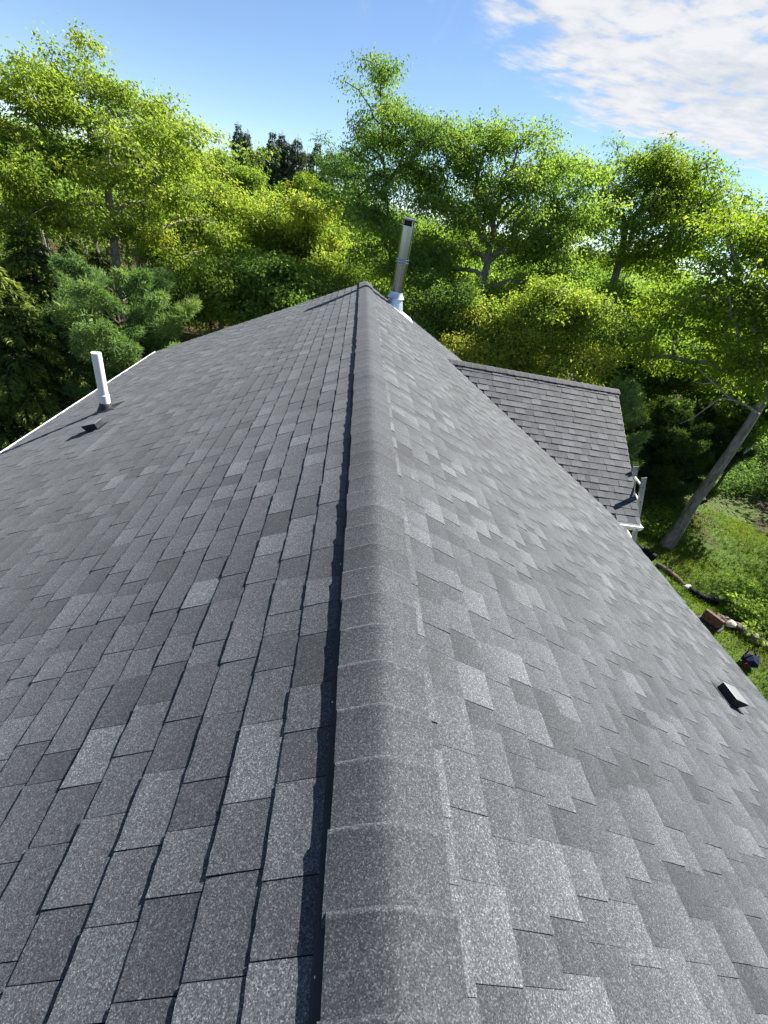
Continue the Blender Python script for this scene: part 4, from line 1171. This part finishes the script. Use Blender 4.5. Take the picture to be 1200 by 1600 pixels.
hk = dict(mat=HEMLOCK_NEEDLE, bark=BARK_DARK, kind='hemlock')
for key, lab, R_, H_, sd_ in (('hemlock_a', "dark layered hemlock under the big left oak, at the picture's left edge", 2.1, 1.0, 201), ('hemlock_b', "dark hemlock just right of the left-edge hemlock", 2.0, 1.0, 202),
                              ('hemlock_c', "nearest dark hemlock, half outside the left edge", 1.9, 0.95, 203), ('hemlock_d', "shaded hemlock behind the soft blue-green pine", 1.8, 1.0, 204)):
    b_, h_ = CONIFERS[key]
    conifer('hemlock_tree', lab, b_, h_ * H_, R_, trunk_r=0.13, seed=sd_, nwhorl=20, per=6, dens=75, bottom=0.10, tone0=0.66, needle=0.15, group="hemlocks at the left", **hk)
pk = dict(mat=PINE_NEEDLE, bark=BARK_DARK, kind='pine')
b_, h_ = CONIFERS['pine']; b_ = (b_[0] - 0.55, b_[1], b_[2])
conifer('pine_tree', "soft blue-green white pine beyond the white vent pipe", b_, h_ - 0.3, 2.55, trunk_r=0.12, seed=211, nwhorl=8, per=5, dens=52, bottom=0.14, tone0=0.58, power=0.6, **pk)
b_, h_ = CONIFERS['pine_low']
conifer('pine_tree', "low spreading young pine above the left eave", b_, h_ + 0.5, 1.5, trunk_r=0.05, seed=212, nwhorl=6, per=5, dens=50, bottom=0.3, tone0=0.36, power=0.5, **pk)
for key, lab, R_, tn_, sd_ in (('pine_r', "pale green young pine right beside the cross gable's rake", 1.35, 0.62, 213), ('pine_r2', "pine with shade painted in behind the grey trunk", 1.7, 0.32, 214),
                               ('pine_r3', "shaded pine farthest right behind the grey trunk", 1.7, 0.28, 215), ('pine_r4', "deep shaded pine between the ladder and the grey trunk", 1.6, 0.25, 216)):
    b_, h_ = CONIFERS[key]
    conifer('pine_tree', lab, b_, h_, R_, trunk_r=0.08, seed=sd_, nwhorl=10, per=6, dens=52, bottom=0.1, tone0=tn_, power=0.6, **(pk if key == 'pine_r' else dict(pk, mat=HEMLOCK_NEEDLE)))  # all but the palest pine: needles darkened to paint in tree shade
ORD = ["", "second", "third", "fourth", "fifth", "sixth", "seventh", "eighth", "ninth", "tenth", "eleventh"]
row = sorted(range(1, 12), key=lambda i: CONIFERS['sp%d' % i][0][0] / CONIFERS['sp%d' % i][0][1])
for i in range(1, 12):
    b_, h_ = CONIFERS['sp%d' % i]
    q = row.index(i)
    lab = ("leftmost dark spruce in the far hill row, above the round-topped oak" if q == 0 else "rightmost dark spruce in the far hill row, nearest the thin birch" if q == 10
           else "%s dark spruce from the left in the far hill row" % ORD[q])
    conifer('spruce_tree', lab, b_, h_ * (1.07 + 0.03 * math.sin(i * 2.1)), 2.6 + 0.5 * math.sin(i * 5.3), SPRUCE_NEEDLE, BARK_DARK, 0.10, 220 + i, 'spruce', 24, 7, 60, bottom=0.2, tone0=0.42,
            needle=0.20, group="spruces on the far hill", power=0.9)
r9 = random.Random(19)
# bare saplings at the edge of the wood, left
bs = empty('sapling', (-9.93, 12.98, -5.5)); tag(bs, "thin leaning sapling trunk at the far left above the eave", 'tree')
b = MB(); b.tube([(-9.93, 12.98, -5.55), (-9.95, 13.0, -4.8), (-10.02, 13.05, -3.9), (-10.1, 13.1, -2.9)], [0.045, 0.038, 0.03, 0.02], 7)
b.build('trunk', BARK_OAK, bs, smooth=True)
# a dead birch top bare against the sky
b_ = TREES['thin_birch'][0]
bt = empty('dead_tree', (b_[0] + 0.5, b_[1] + 0.6, b_[2])); tag(bt, "bare dead treetop showing twigs against the sky left of the aspen", 'tree')
rb = np.random.default_rng(55)
tz = 3.1
tips = np.stack([b_[0] + 0.5 + rb.normal(0, 0.55, 26), b_[1] + 0.6 + rb.normal(0, 0.5, 26), rb.uniform(1.0, 3.3, 26)], -1)
pos, par, rad, ntr, tn, cn = grow([(b_[0] + .5, b_[1] + .6, b_[2]), (b_[0] + .5, b_[1] + .6, 0.3), (b_[0] + .45, b_[1] + .6, 1.6)], tips, rb, 0.06, 0.9, 0.7)
trunk_mesh(pos, par, rad * 0.8, BARK_PALE, bt)


# ------------------------------------------------------------------ the wood behind, and what grows on the ground
def woods():
    r = np.random.default_rng(404)
    Cs, Rs, Ts = [], [], []
    TP0, TP1, TR = [], [], []
    for i in range(560):
        az = math.radians(r.uniform(-62, 78) if i < 330 else r.uniform(78, 298)); d = r.uniform(23, 46)
        x, y = d * math.sin(az), d * math.cos(az)
        if az > 0.3 and d < 26: continue
        g = float(ground_z(x, y))
        # the crowns keep below the open sky seen over the roof
        lim = (1.0 if az < 0.15 else 0.9) + 0.05 * (d - 23)
        top = lim + r.uniform(-1.3, 0.3)
        tone = r.uniform(0.3, 0.85)
        TP0.append((x, y, g - .2)); TP1.append((x + r.normal(0, .15), y + r.normal(0, .15), top - 0.6)); TR.append(r.uniform(0.06, 0.14))
        for k in range(9):
            h = top - abs(r.normal(0, 1)) * 1.7 - 0.5
            Cs.append((x + r.normal(0, 0.95), y + r.normal(0, 0.95), max(h, g + 0.4))); Rs.append(r.uniform(0.5, 0.95)); Ts.append(tone + r.normal(0, 0.08))
    for i in range(300):
        az = math.radians(r.uniform(-60, 80)); d = r.uniform(46, 120)
        x, y = d * math.sin(az), d * math.cos(az)
        g = float(ground_z(x, y)); top = 1.6 + 0.035 * (d - 46) + r.uniform(-1.0, 0.6); tone = r.uniform(0.25, 0.7)
        for k in range(11):
            h = top - abs(r.normal(0, 1)) * 1.9 - 0.8
            Cs.append((x + r.normal(0, 1.9), y + r.normal(0, 1.9), max(h, g + 0.6))); Rs.append(r.uniform(1.0, 1.8)); Ts.append(tone + r.normal(0, 0.07))
    Cs, Rs, Ts = map(np.array, (Cs, Rs, Ts))
    n = 62
    idx = np.repeat(np.arange(len(Cs)), n)
    g = unit(r.normal(size=(len(idx), 3))) * (r.uniform(0.2, 1, len(idx)) ** 0.5)[:, None] * Rs[idx][:, None] * np.array([1, 1, 0.75])
    P = Cs[idx] + g
    D = unit(g + r.normal(size=g.shape) * 0.6 + np.array([0, 0, -0.2])); N = unit(r.normal(size=g.shape) * 0.6 + np.array([0, 0, 0.7]) + 0.4 * g)
    sz = (0.18 * np.maximum(1.0, Rs / 0.75))[idx] * r.uniform(0.6, 1.3, len(idx))
    V, F = leaf_cards(P, D, N, sz, sz * 0.62)
    o = mesh_np('woods', V, [F], MAPLE_LEAF, None, np.repeat(np.clip(Ts[idx] + r.normal(0, .1, len(idx)), 0, 1), 4))
    tag(o, "dense green wood closing the view behind the nearer trees", 'woods', None, 'stuff')
    V, F = frusta(np.array(TP0), np.array(TP1), np.array(TR), np.array(TR) * 0.45, 6)
    mesh_np('trunk', V, [F], BARK_OAK, o)['kind'] = 'stuff'


woods()


def grass():
    r = np.random.default_rng(77)
    n = 150000
    x = r.uniform(6.2, 19, n); y = r.uniform(2.5, 17.5, n)
    dn = np.sin(x * 1.3 + 0.7 * y) * np.cos(y * 1.1 - 0.4 * x) + 0.5 * np.sin(2.9 * x - 1.7 * y)
    keep = (r.uniform(size=n) < 0.62 + 0.3 * dn) & (((x - 6) / 11.5) ** 2 + ((y - 4) / 11) ** 2 < 1.15)
    x, y, dn = x[keep], y[keep], dn[keep]; n = len(x)
    z = ground_z(x, y)
    P = np.stack([x, y, z - 0.01], -1)
    D = unit(np.stack([r.normal(0, 0.45, n), r.normal(0, 0.45, n), np.ones(n)], -1))
    N = unit(np.stack([r.normal(size=n), r.normal(size=n), np.full(n, 0.2)], -1))
    L = r.uniform(0.06, 0.15, n)
    V, F = leaf_cards(P, D, N, L, np.full(n, 0.015), 0.1)
    o = mesh_np('grass', V, [F], GRASS_BLADE, None, np.repeat(np.clip(0.50 + 0.18 * dn + r.normal(0, 0.16, n), 0, 1), 4))
    tag(o, "rough grass on the lawn right of the house", 'grass', None, 'stuff')
    # fallen leaves in drifts
    n = 9000
    x = r.uniform(6.5, 22, n); y = r.uniform(3, 20, n)
    pn = np.sin(x * 0.8 + 1.1) * np.cos(y * 0.9 + x * 0.35) + 0.4 * np.sin(3.1 * x + y)
    k = (pn > 0.35) | (((x - 6) / 11.0) ** 2 + ((y - 4) / 10.5) ** 2 > 1.0)
    x, y = x[k], y[k]; n = len(x)
    P = np.stack([x, y, ground_z(x, y) + 0.012 + 0.02 * r.uniform(size=n)], -1)
    D = unit(np.stack([r.normal(size=n), r.normal(size=n), r.normal(0, .25, n)], -1)); N = unit(np.stack([r.normal(0, .3, n), r.normal(0, .3, n), np.ones(n)], -1))
    s = r.uniform(0.06, 0.14, n)
    V, F = leaf_cards(P, D, N, s, s * 0.6)
    o = mesh_np('fallen_leaves', V, [F], DEADLEAF, None, np.repeat(r.uniform(0, 1, n), 4))
    tag(o, "pale dead leaves scattered over the lawn and the edge of the wood", 'fallen leaves', None, 'stuff')
    # ferns and seedlings on the wood's floor, left and beyond the lawn
    n0 = 3100
    ax = np.concatenate([r.uniform(-15, -7, 600), r.uniform(4, 24, 2500)]); ay = np.concatenate([r.uniform(7, 16, 600), 14.5 + 12 * r.uniform(0, 1, 2500) ** 1.4])
    idx = np.repeat(np.arange(n0), 26); m = len(idx)
    P = np.stack([ax[idx] + r.normal(0, 0.22, m), ay[idx] + r.normal(0, 0.22, m), ground_z(ax, ay)[idx] + np.abs(r.normal(0, 0.30, m))], -1)
    D = unit(np.stack([r.normal(size=m), r.normal(size=m), r.normal(0.2, 0.3, m)], -1)); N = unit(np.stack([r.normal(0, .4, m), r.normal(0, .4, m), np.ones(m)], -1))
    s = r.uniform(0.08, 0.18, m)
    V, F = leaf_cards(P, D, N, s, s * 0.5)
    o = mesh_np('undergrowth', V, [F], MAPLE_LEAF, None, np.repeat(np.clip(0.2 + r.normal(0, .13, m), 0, 1), 4))  # low tone puts the trees' shade into the leaf colour
    tag(o, "low ferns and seedlings on the floor of the wood", 'undergrowth', None, 'stuff')


DEADLEAF = leaf_mat("dead_leaf_litter", [(0.0, (0.07, 0.045, 0.022)), (0.5, (0.17, 0.115, 0.06)), (1.0, (0.30, 0.23, 0.14))], 0.2, k=1.0)
grass()


# ------------------------------------------------------------------ odds and ends on the lawn
def gz1(x, y): return float(ground_z(x, y))


def rock(name, c, s, seed, mat, parent=None, rot=0.0, rough=0.16):
    import bmesh
    r = random.Random(seed)
    bm = bmesh.new(); bmesh.ops.create_icosphere(bm, subdivisions=2, radius=1)
    k = [(Vector((r.gauss(0, 1), r.gauss(0, 1), r.gauss(0, 1))).normalized(), r.uniform(0.55, 0.85)) for _ in range(7)]
    for v in bm.verts:
        for nrm, lim in k:
            dd = v.co.dot(nrm)
            if dd > lim: v.co -= nrm * (dd - lim) * 0.85
        v.co *= 1 + r.gauss(0, rough * 0.25)
    me = bpy.data.meshes.new(name)
    Mx = Matrix.Rotation(rot, 4, 'Z') @ Matrix.Diagonal((*s, 1))
    bm.transform(Mx); bm.to_mesh(me); bm.free(); me.materials.append(mat)
    o = bpy.data.objects.new(name, me)
    o.location = Vector(c) - (world_loc(parent) if parent is not None else Vector((0, 0, 0)))
    return link(o, parent)


# black corrugated pipes lying on the grass
def drain_pipe(pts, rad, label, ends):
    pts = [Vector((x, y, gz1(x, y) + h)) for x, y, h in pts]
    dense = []
    for a, b2 in zip(pts[:-1], pts[1:]):
        n = max(2, int((b2 - a).length / 0.03))
        dense += [a.lerp(b2, i / n) for i in range(n)]
    dense.append(pts[-1])
    root = empty('drain_pipe', dense[0]); tag(root, label, 'drain pipe')
    b = MB(); b.tube(dense, [rad * (1.0 if i % 2 else 0.9) for i in range(len(dense))], 12)
    b.build('pipe', BLACK, root, smooth=False)
    ax = (dense[-1] - dense[-2]).normalized()
    b = MB(); b.lathe(dense[-1] - ax * 0.05, ax, [(0, rad), (0.0, rad * 1.18), (0.10, rad * 1.18), (0.10, rad * 0.95), (0.01, rad * 0.9)], 14, False, True)
    b.build('end_collar', BLACK, root, smooth=True)


drain_pipe([(8.75, 9.75, 0.12), (9.0, 9.5, 0.11), (9.18, 9.24, 0.11)], 0.10, "short black drain pipe end showing just beyond the right eave", 1)
drain_pipe([(9.62, 8.12, 0.04), (9.70, 7.9, 0.05), (9.82, 7.72, 0.08), (10.02, 7.68, 0.10)], 0.095, "black corrugated drain pipe ending beside the leaf patch on the lawn", 1)
lg = empty('log', (9.42, 8.7, gz1(9.42, 8.7))); tag(lg, "thin crooked brown log edging the lawn between the two drain pipes", 'log')
b = MB(); P_ = [(9.22, 9.05, .05), (9.33, 8.86, .06), (9.42, 8.70, .07), (9.47, 8.52, .07), (9.54, 8.38, .05), (9.57, 8.27, .04)]
b.tube([(x, y, gz1(x, y) + h) for x, y, h in P_], [0.05, 0.06, 0.055, 0.06, 0.05, 0.035], 9)
b.build('trunk', LOG, lg, smooth=True)
b = MB(); b.tube([(9.42, 8.70, gz1(9.42, 8.7) + .08), (9.5, 8.74, gz1(9.5, 8.74) + 0.2)], [0.02, 0.008], 6); b.build('branch_stub', LOG, lg)
o = rock('stone', (9.60, 8.17, gz1(9.6, 8.17) + 0.05), (0.13, 0.10, 0.09), 3, PALE_STONE, rot=0.4); tag(o, "small pale grey stone at the end of the thin log", 'stone')

# a small stack of red bricks over a black slab added for its shadow
bx0 = Vector((9.20, 6.80, 0)); bx0.z = gz1(9.2, 6.8)
bk = empty('brick_stack', bx0); tag(bk, "small stack of dark red bricks on the lawn just past the eave", 'brick stack')
ang = math.radians(118)
ux = Vector((math.cos(ang), math.sin(ang), 0)); uy = Vector((-math.sin(ang), math.cos(ang), 0))
b = MB(); b.box(bx0 + Vector((0, 0, 0.05)), ux * 0.26, uy * 0.15, Vector((0, 0, 0.03))); pb_ = b.build('shade_slab', VENT_BLACK, bk, bevel=0.006)
bm_me = None
for lay in range(4):
    for i in range(2):
        if lay == 3 and i == 0: continue
        b = MB()
        jx, jy = r9.gauss(0, .008), r9.gauss(0, .008)
        c = Vector((0, 0, 0))
        if bm_me is None:
            b.box(c, ux * 0.21, uy * 0.045, Vector((0, 0, 0.031)))
            o = b.build('brick', BRICK, None, bevel=0.005); bm_me = o.data; o.parent = bk
        else:
            o = bpy.data.objects.new('brick', bm_me); link(o, bk)
            bv = o.modifiers.new("bevel", 'BEVEL'); bv.width = 0.005; bv.segments = 2
        o.location = ux * jx + uy * (-0.05 + i * 0.098 + jy) + Vector((0, 0, 0.114 + lay * 0.066))
        o.rotation_euler = (0, 0, r9.gauss(0, .03))
o = rock('boulder', (9.74, 6.80, gz1(9.74, 6.8) + 0.12), (0.14, 0.12, 0.12), 8, PALE_STONE, rot=0.8); tag(o, "round white stone beside the red bricks", 'stone')
# heap of flat stones: each stone a thing
hs = [(9.86, 6.98, .06, .17, .12, .06), (9.98, 6.82, .07, .20, .13, .06), (9.92, 6.72, .16, .16, .11, .05), (10.05, 6.66, .06, .19, .14, .07), (10.10, 6.52, .08, .17, .13, .07),
      (9.96, 6.55, .15, .15, .12, .06), (10.12, 6.38, .07, .20, .15, .09), (10.02, 6.40, .19, .14, .11, .07), (10.2, 6.25, .1, .18, .14, .11), (9.78, 7.08, .05, .15, .1, .05)]
hs.sort(key=lambda q: math.hypot(q[0] - 9.74, q[1] - 6.80))
for i, (x, y, h, a, b2, c) in enumerate(hs):
    o = rock('field_stone', (x, y, gz1(x, y) + h), (a, b2, c), 40 + i, STONE, rot=r9.uniform(0, 3))
    tag(o, ("flat brown field stone touching the round white stone" if i == 0 else "brown field stone at the far end of the heap, under the bright shrub" if i == len(hs) - 1
            else "%s brown field stone of the heap counted from the round white stone" % ORD[i]), 'stone', "field stones heaped on the lawn")
# a navy bundle near the eave; shade is put into its darkened fabrics
bd = empty('bag', (9.31, 5.68, gz1(9.31, 5.68))); tag(bd, "dark navy bag with a dull red flap lying in the shade near the right eave", 'bag')
o = rock('bag_body', (9.33, 5.70, gz1(9.33, 5.7) + 0.14), (0.21, 0.16, 0.13), 61, NAVY, bd, 0.5, 0.4)
o = rock('flap', (9.21, 5.62, gz1(9.21, 5.62) + 0.10), (0.10, 0.09, 0.10), 62, RED, bd, 0.2, 0.4)
b = MB(); g0 = gz1(9.33, 5.7)
b.tube([(9.2, 5.78, g0 + .24), (9.24, 5.80, g0 + .34), (9.36, 5.80, g0 + .36), (9.46, 5.76, g0 + .25)], 0.014, 6); b.build('strap', NAVY, bd, smooth=True)
